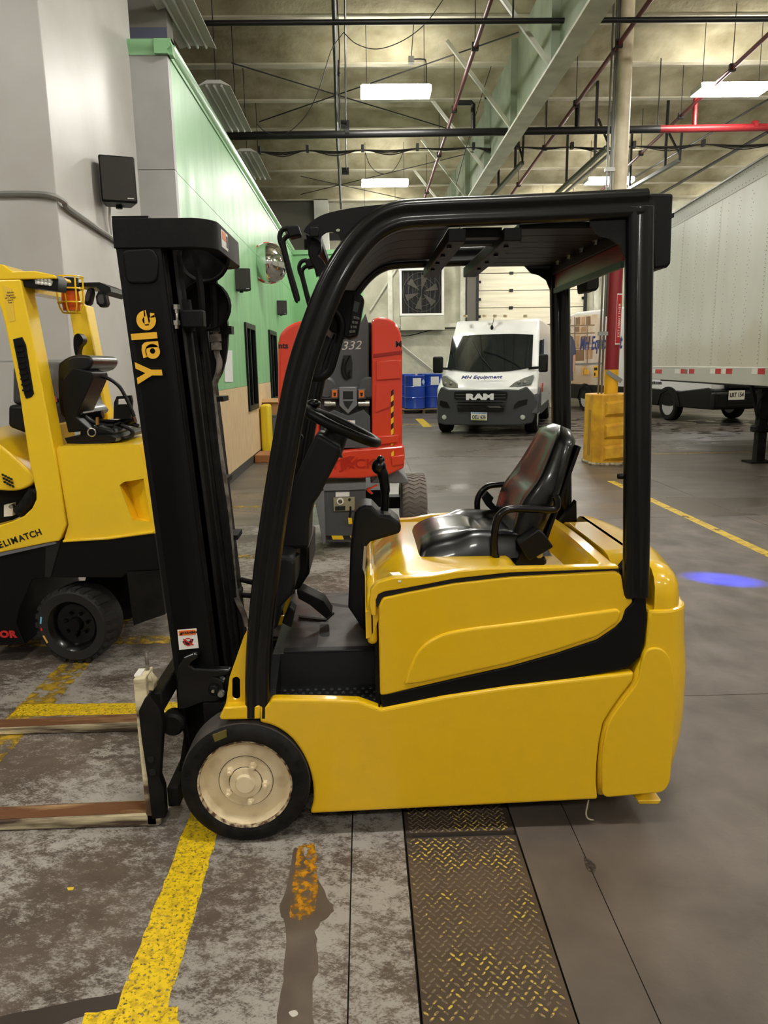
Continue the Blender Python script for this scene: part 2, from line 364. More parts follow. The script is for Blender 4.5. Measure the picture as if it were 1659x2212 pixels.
for (x, y, a) in [(.14+.0225*c_+.011*(r_ % 2), 2.42+.014*r_, .75*(1 if (r_+c_) % 2 else -1)) for r_ in range(14) for c_ in range(16)]: rest.add(*lug_verts(x, y, .0015, a))
tag(rest.build('tread_lugs', M_LUG, floor, smooth=False), kind='stuff')
# ================================================================== walls
def struct(mb, name, m, label, cat='wall', **k): return tag(mb.build(name, m, **k), label, cat, kind='structure')
pillar = struct(MB().box(-13, -2.4, 6.3, 8.76, 0, 7.6), 'wall_pillar', M_WALLGREY, 'tall smooth grey wall block behind the left forklift', bevel=.01)
for zz, a, b in ((1.75, -13, -2.4),): MB().box(a, b, 6.296, 6.3, zz, zz+.012).build('panel_joint', M_RETURN, pillar)
ret = struct(MB().box(-2.5, -2.0, 8.66, 8.76, 0, 3.79).box(-2.5, -2.0, 8.66, 8.76, 3.796, 4.93), 'wall_return', M_RETURN, 'narrow grey wall end beside the green wall')
wl = struct(MB().box(-2.12, -2.02, 8.76, 22.8, 0, 4.93), 'wall_left', M_DARK, 'glossy green office wall with plywood wainscot')
W1 = (12.95, 14.08, .93, 2.43); W2 = (16.2, 17.5, .93, 2.46)
def gpanel(y0, y1, z0, z1, m, name='green_panel', x=-2.0): MB().box(-2.02, x, y0, y1, z0, z1).build(name, m, wl)
ys = [8.76, 12.4, 16.0, 19.4, 22.8]
for i in range(4): gpanel(ys[i]+.001, ys[i+1]-.001, 3.786, 4.93, M_GREEN)
gpanel(8.761, 12.4, 1.37, 3.78, M_GREEN); gpanel(12.402, 12.95, 1.37, 3.78, M_GREEN); gpanel(12.95, 14.08, 2.43, 3.78, M_GREEN); gpanel(14.08, 16.2, 1.37, 3.78, M_GREEN); gpanel(16.2, 17.5, 2.46, 3.78, M_GREEN); gpanel(17.502, 22.8, 1.37, 3.78, M_GREEN)
for a, b in ((8.761, 10.6), (10.604, 12.948), (14.082, 16.198), (17.504, 20.2), (20.204, 22.8)): gpanel(a, b, .14, 1.366, M_PLY, 'plywood_panel', -1.996)
for a, b in ((12.95, 14.08), (16.2, 17.5)): gpanel(a, b, .14, .93, M_PLY, 'plywood_panel', -1.996)
tag(MB().box(-2.02, -1.985, 8.76, 22.8, 0, .14).build('baseboard_left', M_BASEB), 'dark baseboard under the plywood wainscot', 'baseboard', kind='structure')
for n, (y0, y1, z0, z1) in enumerate((W1, W2)):
    wn = tag(MB().prism([(y0, z0), (y1, z0), (y1, z1), (y0, z1)], -2.05, -1.965, 'x', holes=[[(y0+.09, z0+.09), (y1-.09, z0+.09), (y1-.09, z1-.09), (y0+.09, z1-.09)]]).build('window_%d' % (n+1), M_BLACK), 'black framed office window in the green wall, %s the convex mirror' % ('nearer, below' if n == 0 else 'further, beyond'), 'window', kind='structure')
    MB().box(-2.03, -2.02, y0+.08, y1-.08, z0+.08, z1-.08).build('pane', M_GLASS, wn); MB().box(-2.015, -1.98, y0+.5*(y1-y0)-.03, y0+.5*(y1-y0)+.03, z0+.09, z1-.09).build('mullion', M_BLACK, wn)
cp = [(-2.12, 4.92), (-1.985, 4.92), (-1.985, 4.96), (-1.96, 4.98), (-1.94, 5.03), (-1.94, 5.06), (-2.12, 5.06)]
cmb = MB().prism(cp, 8.6, 22.9, 'y'); 
crown = tag(cmb.build('trim_1', M_CROWN), 'green crown moulding along the top of the green wall', 'trim', kind='structure')
MB().prism([(8.76, 4.92), (8.645, 4.92), (8.645, 4.96), (8.63, 4.98), (8.61, 5.03), (8.61, 5.06), (8.76, 5.06)], -2.44, -1.94, 'x').build('crown_return', M_CROWN, crown)
wg = struct(MB().box(-2.12, .05, 22.8, 22.95, 0, 4.95), 'wall_cross', M_GREEN, 'far green cross wall closing the office end')
MB().box(-2.0, .09, 22.74, 22.8, 4.9, 5.02).build('cap', M_CROWN, wg)
struct(MB().box(-13, -2.12, 8.76, 27.0, 0, 4.9), 'wall_office', M_GREYUP, 'flat roofed office block behind the green wall')
up = struct(MB().box(-3.4, -2.2, 9.6, 9.9, 4.9, 7.6), 'wall_upper', M_GREYUP, 'dull upper wall strip above the green wall end')
MB().box(-3.4, -2.2, 9.58, 9.6, 4.9, 5.56).build('blue_band', M_BLUEUP, up)
up2 = struct(MB().box(-13, -1.55, 27.0, 27.2, 0, 7.6), 'wall_upper_far', M_GREYUP, 'grey far upper wall beside the white pilaster')
MB().box(-1.95, -1.6, 26.97, 27.0, 5.2, 6.0).build('opening', M_DARK, up2)
struct(MB().box(-1.55, -1.08, 26.5, 27.0, 0, 7.5), 'wall_pilaster', M_WHITE, 'white pilaster rising behind the far end of the green wall', 'pilaster')
# back wall
wb = struct(MB().box(-3, 3.9, 28.6, 28.9, 0, 7.6).box(8.45, 19, 28.6, 28.9, 0, 7.6).box(3.9, 8.45, 28.6, 28.9, 5.45, 7.6), 'wall_back', M_FOAMW, 'rough sprayed back wall behind the vans')
for x0, x1, z0, z1 in ((-1.2, 3.7, 5.35, 5.45), (-1.2, 3.9, 6.2, 6.45), (-1, 3.7, 3.05, 3.2)): MB().box(x0, x1, 28.52, 28.6, z0, z1).build('girt', M_STEELW if z0 < 6 else M_PIPEB, wb)
for x in (1.05, 3.75, 8.75, 11.5): MB().box(x-.09, x+.09, 28.45, 28.6, 0, 7.4).build('wall_post', M_STEELW, wb)
MB().tube([(.3, 28.5, 3.7), (1.38, 28.5, 5.3)], .035, 6).tube([(1.1, 28.5, 2.7), (2.6, 28.5, 1.5)], .03, 6).build('brace', M_STEELW, wb)
MB().tube(cr([(-.5, 28.45, 3.0), (.8, 28.45, 2.9), (1.6, 28.45, 2.75), (2.6, 28.45, 2.95), (3.6, 28.45, 3.02)], 5), .018, 5).build('cable', M_WIRE, wb)
# overhead door in the back wall
d1 = struct(MB().box(3.9, 4.28, 28.4, 28.6, 0, 5.5), 'door_1', mat('door_jamb', (96, 92, 84), .6), 'cream sectional overhead door in the back wall', 'door')
M_DOOR = mat('cream_door_panel', (228, 222, 198), .5, col2=(210, 202, 176), scale=2, stretch=(.3, 1, 5))
for i in range(9): MB().box(4.3, 8.3, 28.46, 28.52, i*.62+.01, i*.62+.61).build('door_panel', M_DOOR, d1, bevel=.012)
for i in range(2, 9):
    for xx in (5.55, 7.1): MB().box(xx-.07, xx+.07, 28.42, 28.46, i*.62-.05, i*.62+.05).build('hinge', M_BLACK, d1)
for xx in (4.28, 8.3): MB().box(xx-.03, xx+.05, 28.36, 28.44, 0, 5.6).build('track', M_PIPEB, d1)
for i in range(9):
    MB().box(4.33, 4.42, 28.4, 28.46, i*.62+.27, i*.62+.36).build('roller', M_BLACK, d1)
    MB().box(8.2, 8.29, 28.4, 28.46, i*.62+.27, i*.62+.36).build('roller', M_BLACK, d1)
struct(MB().box(-13.2, -13, -11, 29, 0, 7.6), 'wall_far_left', M_WALLGREY, 'plain grey side wall of the warehouse')
struct(MB().box(19, 19.2, -11, 29, 0, 7.6), 'wall_right', M_FOAMW, 'rough sprayed right side wall of the warehouse')
struct(MB().box(-13, 19, -11.2, -11, 0, 7.6), 'wall_front', M_WALLGREY, 'grey wall behind the viewpoint')
# ================================================================== ceiling
ceil = struct(MB().box(-13, 19, -11, 29, 7.5, 7.7), 'ceiling', M_FOAM, 'sprayed foam ceiling between purlins', 'ceiling')
y0 = 13.3-1.9*12
for k in range(22):
    ya = y0+1.9*k
    if ya > 28.3: break
    if ya-.9 < -11: continue
    MB().prism([(ya-.86, 7.5), (ya-.5, 7.44), (ya-.25, 7.3), (ya-.12, 7.2), (ya+.03, 7.2), (ya+.06, 7.26), (ya+.1, 7.42), (ya+.2, 7.5)], -13, 19, 'x').build('purlin', M_FOAMD, ceil)
    MB().box(-13, 19, ya-.1, ya+.045, 7.17, 7.2).build('purlin_lip', M_FOAM, ceil)
def rafter(x, label):
    r = struct(MB().box(x-.02, x+.02, 5, 28.5, 5.76, 7.2), 'rafter', M_STEELG, label, 'beam')
    MB().box(x-.15, x+.15, 5, 28.5, 5.72, 5.76).build('flange', M_STEELW, r)
    for yy in (8.2, 11.2, 14.1, 17, 20, 23): MB().box(x-.14, x+.14, yy, yy+.02, 5.76, 7.2).build('stiffener', M_STEELG, r)
    for yy in (8.6, 11.4, 14.2, 17.1, 19.9, 22.8):
        for s_ in (-1, ): MB().bar((x+s_*.1, yy, 5.8), (x+s_*1.25, yy, 7.2), .06, .06).build('knee_brace', M_STEELW, r)
rafter(2.82, 'pale green roof rafter crossing above the main forklift')
# ================================================================== ceiling lamps
M_LAMP = mat('lamp_tubes', (255, 252, 244), .5, emit=LAMP_STRENGTH)
M_UPGLOW = mat('added_uplight', (255, 252, 244), .5, emit=LAMP_STRENGTH*1.2)
def lamp(x, y, z, label):
    t = thing('ceiling_light', label, 'ceiling light', (x, y, z), local=True, group='warehouse ceiling lights')
    MB().prism([(-.24, 0), (.24, 0), (.2, .09), (-.2, .09)], -.61, .61, 'x').build('housing', M_WHITE, t)
    MB().box(-.6, .6, -.2, .2, -.012, -.002).build('lamp_panel', M_LAMP, t)
    for s_ in (-1, 1):
        MB().box(-.58, .58, -.05, .05, 0, .004, Matrix.Translation((0, s_*.226, .05)) @ Matrix.Rotation(-s_*1.15, 4, 'X')).build('added_side_glow', M_UPGLOW, t)  # glowing side panels added to brighten the ceiling
    for s_ in (-.5, .5): MB().tube([(s_, 0, .09), (s_, 0, 7.46-z)], .006, 5).build('hanger_wire', M_WIRE, t)
    return t
LX = (-5.2, .66, 6.55, 12.4); LY = (20.6, 14.05, 7.4, .9, -5.6, 25.9)  # last row is added, hidden behind the guard, to brighten the back wall
for i, x in enumerate(LX):
    for k, y in enumerate(LY):
        if x < 0 and y > 6: continue
        lb = {(1, 0): 'lit ceiling light further back above the fan and white van', (1, 1): 'lit ceiling light hanging above the main forklift mast side', (2, 0): 'lit ceiling light just above the far end of the trailer roof', (2, 1): 'lit ceiling light right of the cream column'}.get((i, k), 'unseen ceiling light, row %s column %s' % ('abcdef'[k], 'pqrs'[i]))
        lamp(x, y, 6.3 if k < 2 else 6.3, lb)
# ================================================================== the main forklift
M_YEL = mat('yellow_truck_paint', (226, 182, 14), .3, coat=.7, bump=.02, bscale=25)
M_BLKG = mat('black_gloss_steel', (8, 8, 9), .3, coat=.3, bump=.01, bscale=90, spec=0.32)
M_BLKM = mat('black_matt_steel', (14, 13, 13), .6, col2=(26, 24, 22), scale=9, bump=.05, spec=0.22)
M_BLKD = mat('black_satin', (9, 9, 9), .48, spec=0.25)
M_CHARC = mat('charcoal_plastic', (20, 21, 23), .5, bump=.04, bscale=240, spec=0.28)
M_VINYL = mat('black_vinyl', (6, 6, 7), .3, coat=.35, bump=.08, bscale=11)
M_RUB = mat('rubber', (17, 16, 15), .7, col2=(30, 28, 26), scale=20, bump=.04, spec=0.2)
M_CREAM = mat('cream_rim_paint', (222, 206, 172), .55, col2=(188, 168, 132), scale=14, lo=.5, hi=.8, bump=.05)
M_RIMRUST = mat('rusty_rim_edge', (190, 172, 140), .6, col2=(70, 42, 30), scale=45, lo=.42, hi=.58, bump=.1)
M_CREAMW = mat('cream_fork_paint', (226, 214, 178), .6, col2=(84, 66, 48), scale=9, lo=.42, hi=.62, stretch=(.35, 1, 1.5), bump=.06)
M_CREAMB = mat('scraped_fork_edge', (206, 192, 156), .6, col2=(70, 54, 42), scale=14, lo=.36, hi=.56, stretch=(.2, 1, 2.2), bump=.06)
M_RUST = mat('rusty_fork_top', (112, 74, 48), .5, .3, col2=(176, 142, 104), scale=16, lo=.5, hi=.72, stretch=(.25, 1.4, 1), bump=.08)
M_TREADPL = mat('black_floor_plate', (60, 58, 56), .45, .2, col2=(30, 28, 27), scale=7, rvar=.15, bump=.05)
M_CHROME = mat('zinc_bolt', (190, 188, 180), .25, .9)
M_PIPEW = mat('worn_steel_pipe', (150, 142, 132), .4, .3, col2=(96, 88, 80), scale=25)
M_STKW = mat('sticker_white', (232, 230, 224), .5); M_STKO = mat('sticker_orange', (226, 112, 36), .5); M_STKR = mat('sticker_red', (196, 40, 40), .5); M_INK = mat('ink_black', (18, 18, 18), .6)
M_LOGO = mat('logo_yellow', (238, 182, 48), .5)
M_REDTINT = mat('dark_red_panel', (130, 34, 34), .3); M_GRNSTRIP = mat('grey_green_strip', (66, 84, 72), .5)
M_LENS = mat('clear_lens', (190, 190, 186), .2, .2)
fk = thing('electric_forklift', 'yellow and black three-wheel electric forklift in the foreground with black seat', 'forklift', (.2, 2.9, 0))
YS = 2.40
def two(name, mb_fn, m, bevel=.0, **k):                     # a part on the near side and its mirrored twin on the far side
    a = mb_fn(0).build(name, m, fk, bevel=bevel, **k); b = mb_fn(1).build(name, m, fk, bevel=bevel, **k); return a, b
CY = 2.905                                                   # truck centre line
def mir(y, s): return y if not s else 2*CY-y
# --- skirt (lower side panels)
arch = [(669.7, 1759), (677, 1727), (674, 1684), (659.6, 1640), (636, 1603), (613, 1582), (587, 1568), (561, 1562)]
sk = S(YS, cr(arch, 4)+[(560, 1524), (580, 1521), (586, 1510), (690, 1511), (775, 1514), (824, 1532), (960, 1505), (1100, 1484), (1230, 1469), (1350, 1455), (1371, 1452), (1367, 1473), (1344, 1502), (1320, 1535), (1303, 1564), (1295, 1605), (1290, 1650), (1289, 1692), (1292, 1728)])
two('side_skirt', lambda s: MB().prism(sk, mir(YS, s), mir(YS+.045, s)), M_YEL, .012, seg=3)
core = MB().box(-.2, .82, YS+.05, 2*CY-YS-.05, .09, .47).box(.02, .87, YS+.06, 2*CY-YS-.06, .45, .82).box(-.5, -.2, 2.6, 3.21, .12, .42)
core.build('chassis', M_BLKM, fk)
two('front_axle_mount', lambda s: MB().box(-.62, -.3, mir(2.575, s), mir(2.6, s), .1, .45), M_BLKM)
# --- black swoosh frame and battery door
st = S(YS+.012, [(822, 1500), (900, 1485), (1000, 1462), (1100, 1440), (1200, 1412), (1290, 1382), (1330, 1354), (1347, 1325), (1352, 1316), (1368, 1302), (1374, 1284), (1396, 1284), (1398, 1340), (1393, 1390), (1383, 1420), (1360, 1441), (1330, 1450), (1230, 1469), (1100, 1484), (960, 1505), (826, 1533)])
two('side_frame', lambda s: MB().prism(st, mir(YS+.012, s), mir(YS+.1, s)), M_BLKD, .006)
dr = [(821, 1503), (817, 1312), (826, 1291), (880, 1279), (980, 1260), (1100, 1246), (1331, 1233), (1343, 1244), (1350, 1288), (1366, 1292), (1368, 1302), (1352, 1318), (1345, 1340), (1330, 1356), (1290, 1383), (1200, 1413), (1100, 1441), (1000, 1463), (900, 1486), (836, 1502)]
dn, df = two('battery_door', lambda s: MB().prism(S(YS+.01, dr), mir(YS+.01, s), mir(YS+.09, s)), M_YEL, .016, seg=4)
rel = cr([(872, 1480), (886, 1440), (905, 1405), (940, 1377), (1000, 1360), (1150, 1341), (1335, 1315)], 5)+[(1343, 1325), (1334, 1346), (1288, 1377), (1200, 1406), (1100, 1434), (1000, 1456), (910, 1476)]
MB().prism(S(YS+.002, rel), YS+.001, YS+.03).build('door_relief', M_YEL, dn, bevel=.0105, seg=4)
# --- hood: a smooth cover with lip, raised seat deck and recess behind the seat
HX0, HX1, HY0, HY1 = -.01, .872, YS+.03, 2*CY-YS-.03
def ss(a, b, t):
    t = max(0, min(1, (t-a)/(b-a))); return t*t*(3-2*t)
def hood(u, v):
    x = HX0+(HX1-HX0)*u; y = HY0+(HY1-HY0)*v
    z = .962+.012*math.sin(math.pi*min(1, v))
    z -= .10*(1-ss(-.01, .16, x))**1.6                        # front slopes down
    e = min(y-HY0, HY1-y); z -= .022*(1-ss(0, .05, e))
    rx = ss(.50, .56, x)*(1-ss(.79, .83, x)); ry = ss(.07, .12, e); z -= .10*rx*ry*ss(.52, .8, x)**.3
    rib = max(0, math.sin((y-HY0)*26)); z += .006*rib*(1-ss(.05, .14, x))*ss(.05, .1, e)
    return (x, y, z)
hm = MB().grid(hood, 64, 64)
rim_pts = lambda: None
N_ = 64
edge = [hood(i/N_, 0) for i in range(N_+1)]+[hood(1, i/N_) for i in range(1, N_+1)]+[hood(1-i/N_, 1) for i in range(1, N_+1)]+[hood(0, 1-i/N_) for i in range(1, N_)]
low = [(p[0], p[1], p[2]-.025 if p[0] > .06 else p[2]-.07*(1-ss(0, .06, p[0]))-.025) for p in edge]
hm.loft([edge, low], caps=False)
hm.build('hood', M_YEL, fk, sharp=60)
lipc = S(YS+.008, [(803, 1330), (797, 1306), (801, 1274), (815, 1258), (850, 1248), (930, 1244), (985, 1234), (1050, 1228), (1336, 1222), (1337, 1229), (1100, 1237), (985, 1250), (880, 1270), (830, 1278), (817, 1284), (812, 1296), (812, 1330)])
two('hood_lip', lambda s: MB().prism(lipc, mir(YS+.006, s), mir(YS+.04, s)), M_YEL, .004)
two('hood_gap_shade', lambda s: MB().prism(S(YS+.014, [(811, 1300), (817, 1284), (830, 1277), (880, 1269), (985, 1249), (1100, 1236), (1337, 1228), (1337, 1238), (1100, 1251), (980, 1265), (880, 1284), (828, 1296), (819, 1320)]), mir(YS+.016, s), mir(YS+.03, s)), M_INK)  # black strip painted in for the shade of the gap under the lip
MB().box(-.005, .03, YS+.03, 2*CY-YS-.03, .72, .9).build('hood_front', M_YEL, fk, bevel=.015, seg=3)
MB().prism(G([(842, 1238), (880, 1236), (905, 1250), (860, 1256)], .956), .953, .9585, 'z').build('hood_label', M_STKW, fk)
# --- counterweight: lofted, rounded in plan
def cw_ring(z, xf, xr, hw, rc, n=8, bow=.05):
    pts = [(xf, CY-hw)]
    pts += [(xr-rc-bow+rc*math.sin(a), CY-hw+rc-rc*math.cos(a)) for a in [math.pi/2*i/n for i in range(n+1)]]
    pts += [(xr-bow*(2*t-1)**2, CY-(hw-rc)*(1-2*t)) for t in [i/8 for i in range(1, 8)]]
    pts += [(xr-rc-bow+rc*math.cos(a), CY+hw-rc+rc*math.sin(a)) for a in [math.pi/2*i/n for i in range(n+1)]]
    pts += [(xf, CY+hw)]
    return [(x, y, z) for x, y in pts]
hw = CY-YS
seam = [(1296, 1729), (1292.5, 1692), (1293.5, 1650), (1298, 1605), (1306, 1564), (1322.6, 1535), (1347, 1502), (1370, 1473), (1375, 1452), (1388, 1424), (1398, 1396), (1402, 1345), (1403, 1320)]
rings = []
for (x, z) in S(YS, seam):
    k = ss(.1, .2, z); xr = 1.165+.035*ss(.12, .4, z)-.02*ss(.55, .8, z)-.03*(1-k)
    rings.append(cw_ring(z, x, xr, hw-.004-.02*(1-k), .12))
rings[0] = cw_ring(rings[0][0][2], rings[0][0][0], 1.10, hw-.03, .1)
xT, zT = S(YS, [(1403, 1318)])[0]
cwo = MB().loft(rings).build('counterweight', M_YEL, fk, bevel=.01, sharp=50)
rel3 = rnd(S(YS-.003, [(1393, 1402), (1428, 1398), (1449, 1420), (1459, 1475), (1461, 1520), (1448, 1690), (1434, 1712), (1301, 1724), (1299, 1650), (1304, 1605), (1312, 1566), (1328, 1538), (1352, 1506), (1378, 1474), (1384, 1440)]), .03)
MB().prism(rel3, YS-.004, YS+.02).build('counterweight_relief', M_YEL, cwo, bevel=.006, seg=3)
MB().prism(S(2.46, [(1372, 1722), (1425, 1722), (1418, 1731), (1376, 1731)]), 2.44, 2.5).build('jacking_foot', M_YEL, cwo, bevel=.004)
# tail cover above the counterweight
tr = []
def tail_ring(z, xr, h_, r_):
    p = cw_ring(z, .985, xr, h_, max(.01, r_), bow=.05)
    return [(.882, CY-h_+.13, z), (.98, CY-h_+.13, z)]+p+[(.98, CY+h_-.13, z), (.882, CY+h_-.13, z)]
for z, xr, h_, r_ in ((.828, 1.15, hw-.014, .085), (.87, 1.15, hw-.014, .09), (.91, 1.147, hw-.018, .095), (.94, 1.135, hw-.03, .10), (.962, 1.115, hw-.055, .10), (.976, 1.085, hw-.085, .08), (.984, 1.05, hw-.12, .06), (.985, 1.03, hw-.14, .05)): tr.append(tail_ring(z, xr, h_, min(r_, xr-.05-.99)))
tco = MB().loft(tr).build('tail_cover', M_YEL, fk, sharp=60)
bc = ony(1420, 1232, 2.53); MB().lathe([(0, .022), (.017, .022), (.019, .018), (.019, 0), (.0, 0)], (bc.x, 2.53, bc.z-.01), n=16).build('cap_knob', M_BLKD, tco)
# --- fender and cowl fin at the front
fin = S(2.44, [(487, 1528), (496, 1462), (527, 1374), (536, 1358), (575, 1358), (575, 1540), (484, 1540)])
slot = S(2.44, [(501+9*math.cos(a)+9, 1487+(-16 if math.sin(a) < 0 else 16)+9*math.sin(a)) for a in [2*math.pi*i/16 for i in range(16)]])
two('cowl_fin', lambda s: MB().prism(fin, mir(2.44, s), mir(2.452, s), holes=[slot]), M_YEL)
fd = S(2.40, [(474, 1549), (476, 1556), (562, 1554), (562, 1524), (484, 1528)])
two('front_fender', lambda s: MB().prism(fd, mir(2.40, s), mir(2.46, s)), M_YEL, .006)
# --- overhead guard: twin-lobe tube
prof = [(.021+.024*math.cos(a), .03*math.sin(a)) for a in [math.radians(-125+250*i/12) for i in range(13)]]+[(-.024+.02*math.cos(a), .026*math.sin(a)) for a in [math.radians(52+256*i/12) for i in range(13)]]
gp = [(557, 1545), (559, 1420), (573, 1260), (590, 1130), (613, 985), (646, 812), (689, 682), (733, 585), (790, 508), (850, 470), (930, 461), (1100, 454), (1396, 440)]
GY = 2.425
gpath = cr([(x, GY, z) for x, z in S(GY, gp)], 6)
D2 = 2*(CY-GY)
two('guard_frame', lambda s: MB().sweep([(p[0], p[1]+D2*s, p[2]) for p in gpath], prof, up=(0, 1, 0)), M_BLKG, sharp=50)
pp = S(GY, [(1381, 448), (1373, 1288)])
two('rear_post', lambda s: MB().sweep([(pp[0][0], GY+D2*s, pp[0][1]), (pp[1][0], GY+D2*s, pp[1][1])], prof, up=(0, 1, 0)), M_BLKG, .002, sharp=50)
two('post_boot', lambda s: MB().prism(S(GY, [(1352, 1240), (1400, 1180), (1400, 1310), (1372, 1310)]), mir(2.48, s), mir(2.52, s)), M_BLKD)
gus = S(GY+.02, [(1362, 470), (1362, 620), (1350, 600), (1345, 560), (1334, 532), (1312, 517), (1290, 512), (1270, 490), (1270, 470)])
gus2 = [(x, z) for x, z in gus]
two('gusset', lambda s: MB().prism(gus2, mir(GY-.004, s), mir(GY+.008, s)), M_BLKD)
zr = 2.106
def bar_x(name, x, w_, h_, m=M_BLKD, z=zr-.02): return MB().box(x-w_/2, x+w_/2, GY, 2*CY-GY, z-h_, z).build(name, m, fk, bevel=.003)
bar_x('roof_crossbar', .30, .055, .04); bar_x('roof_crossbar', .475, .055, .04); bar_x('roof_crossbar', .86, .06, .06, z=zr)
MB().tube([(.9, GY, 2.14), (.9, 2*CY-GY, 2.14)], .025, 12).build('rear_crossbar', M_BLKG, fk)
# curved front sheet and roof slats
i0 = next(i for i, p in enumerate(gpath) if p[0] > -.16 and p[2] > 1.7); i1 = next(i for i, p in enumerate(gpath) if p[0] > .30)
up_ = [(p[0], p[2]) for p in gpath[i0:i1]]; lo_ = [(x+.012, z-.014) for x, z in up_]
for k in range(5):
    ya = GY+.03+k*(D2-.06)/5; MB().prism(up_+lo_[::-1], ya+.002, ya+(D2-.06)/5-.004).build('front_visor_slat', M_BLKD, fk)
for k in range(7):
    ya = GY+.02+k*(D2-.04)/7; MB().box(.5, .86, ya+.003, ya+(D2-.04)/7-.003, zr-.02, zr).build('roof_slat', M_BLKD, fk, bevel=.003)
    if k < 2: MB().box(.325, .45, ya+.03, ya+.085, zr-.04, zr-.01).build('roof_slat', M_BLKD, fk)
for k in range(5): MB().lathe([(0, -.012), (.009, -.012), (.009, 0), (.013, 0), (.013, .004)], (.815, GY+.08+k*.17, zr-.025), n=8).build('roof_bolt', M_CHROME, fk)
for k in range(4):
    for xx in (.285, .47): MB().lathe([(0, -.008), (.008, -.008), (.008, 0)], (xx, GY+.08+k*.19, zr-.06), n=8).build('roof_bolt', M_BLKG, fk)
MB().box(.842, .848, GY+.05, 2*CY-GY-.05, 1.99, 2.088).build('rear_red_panel', M_REDTINT, fk); MB().box(.836, .848, GY+.05, 2*CY-GY-.05, 1.968, 1.989).build('rear_edge_strip', M_GRNSTRIP, fk)
# brow plates, mirror arms
brow = S(GY-.0, cr([(850, 439), (777, 446), (717, 457), (685, 469), (664, 486), (655, 499)], 4)+[(681, 514), (690, 520)]+cr([(695, 508), (705, 501), (719, 500), (731, 506)], 3)+[(745, 545), (770, 530), (800, 490), (850, 460)])
bs = S(GY, [(730+5*math.cos(a), 496+4*math.sin(a)) for a in [2*math.pi*i/10 for i in range(10)]])
two('brow_plate', lambda s: MB().prism(brow, mir(GY+.005, s), mir(GY+.017, s), holes=[bs]), M_BLKD)
bx, bz = S(GY, [(668, 497)])[0]
MB().box(bx, bx+.03, GY+.0, 2*CY-GY, bz-.02, bz+.01).build('front_crossbar', M_BLKD, fk, bevel=.004)
mx_ = S(GY+.06, [(660, 505), (678, 516), (690, 590), (684, 600)]); MB().prism(mx_, GY+.05, GY+.07).build('mirror_bracket', M_BLKD, fk, bevel=.002)
lb = cr(S(GY+.05, [(672, 520), (692, 520), (694, 540), (688, 552), (700, 565), (712, 600), (705, 625), (684, 590), (666, 550)]), 3, True); MB().prism(lb, GY+.04, GY+.1).build('lamp_bracket', M_BLKD, fk, bevel=.004)
for (dx, dy, Y, s) in ((0, 0, 2.44, 1.), (42, 68, 2.95, .82)):
    q = lambda pts: [(x, Y, z) for x, z in S(Y, [(604+(a-604)*s+dx, 500+(b-500)*s+dy) for a, b in pts])]
    a = MB().tube(cr(q([(625, 492), (610, 497), (604, 510), (606, 524), (612, 540), (626, 596), (640, 645), (643, 650)]), 4), .0075, 8)
    a.tube(cr(q([(626, 508), (617, 513), (612, 522), (615, 540), (628, 590), (642, 640), (642, 650)]), 4), .0075, 8); am = a.build('mirror_arm', M_BLKD, fk)
    MB().prism([(p[0], p[2]) for p in q([(619, 493), (645, 487), (652, 510), (626, 516)])], Y-.025, Y+.03).build('pivot_block', M_BLKD, am, bevel=.005)
# rear lamps on the guard, blue spot lamp
two('rear_lamp', lambda s: MB().prism(S(2.5, [(1396, 421), (1447, 422), (1445, 470), (1442, 572), (1434, 580), (1404, 584), (1397, 470)]), mir(2.47, s), mir(2.60, s)), M_BLKD, .008)
two('lamp_lens', lambda s: MB().prism(S(2.5, [(1443, 470), (1448, 470), (1444, 570), (1439, 574)]), mir(2.49, s), mir(2.585, s)), M_LENS)
bl = thing('blue_safety_lamp', 'small black wedge lamp behind the roof of the main forklift, casting the blue spot', 'lamp', (1.05, 2.8, 2.16), group=None)
MB().prism([(.99, 2.155), (1.1, 2.18), (1.1, 2.165), (1.02, 2.13), (.99, 2.13)], 2.72, 2.82).build('lamp_housing', M_BLKD, bl); MB().box(.955, 1.0, 2.75, 2.79, 2.135, 2.15).build('bracket', M_BLKD, bl)
bt = onz(1562, 1252, 0); sp = bpy.data.lights.new('blue_spot', 'SPOT'); sp.energy = 15000; sp.color = (.0, .03, 1); sp.spot_size = math.radians(4.6); sp.spot_blend = .9; sp.shadow_soft_size = .01
so = bpy.data.objects.new('blue_spot', sp); COL.objects.link(so); so.location = (1.12, 2.77, 2.13); so.rotation_euler = (bt-Vector((1.12, 2.77, 2.13))).to_track_quat('-Z', 'Y').to_euler(); so.scale = (2.3, .8, 1)
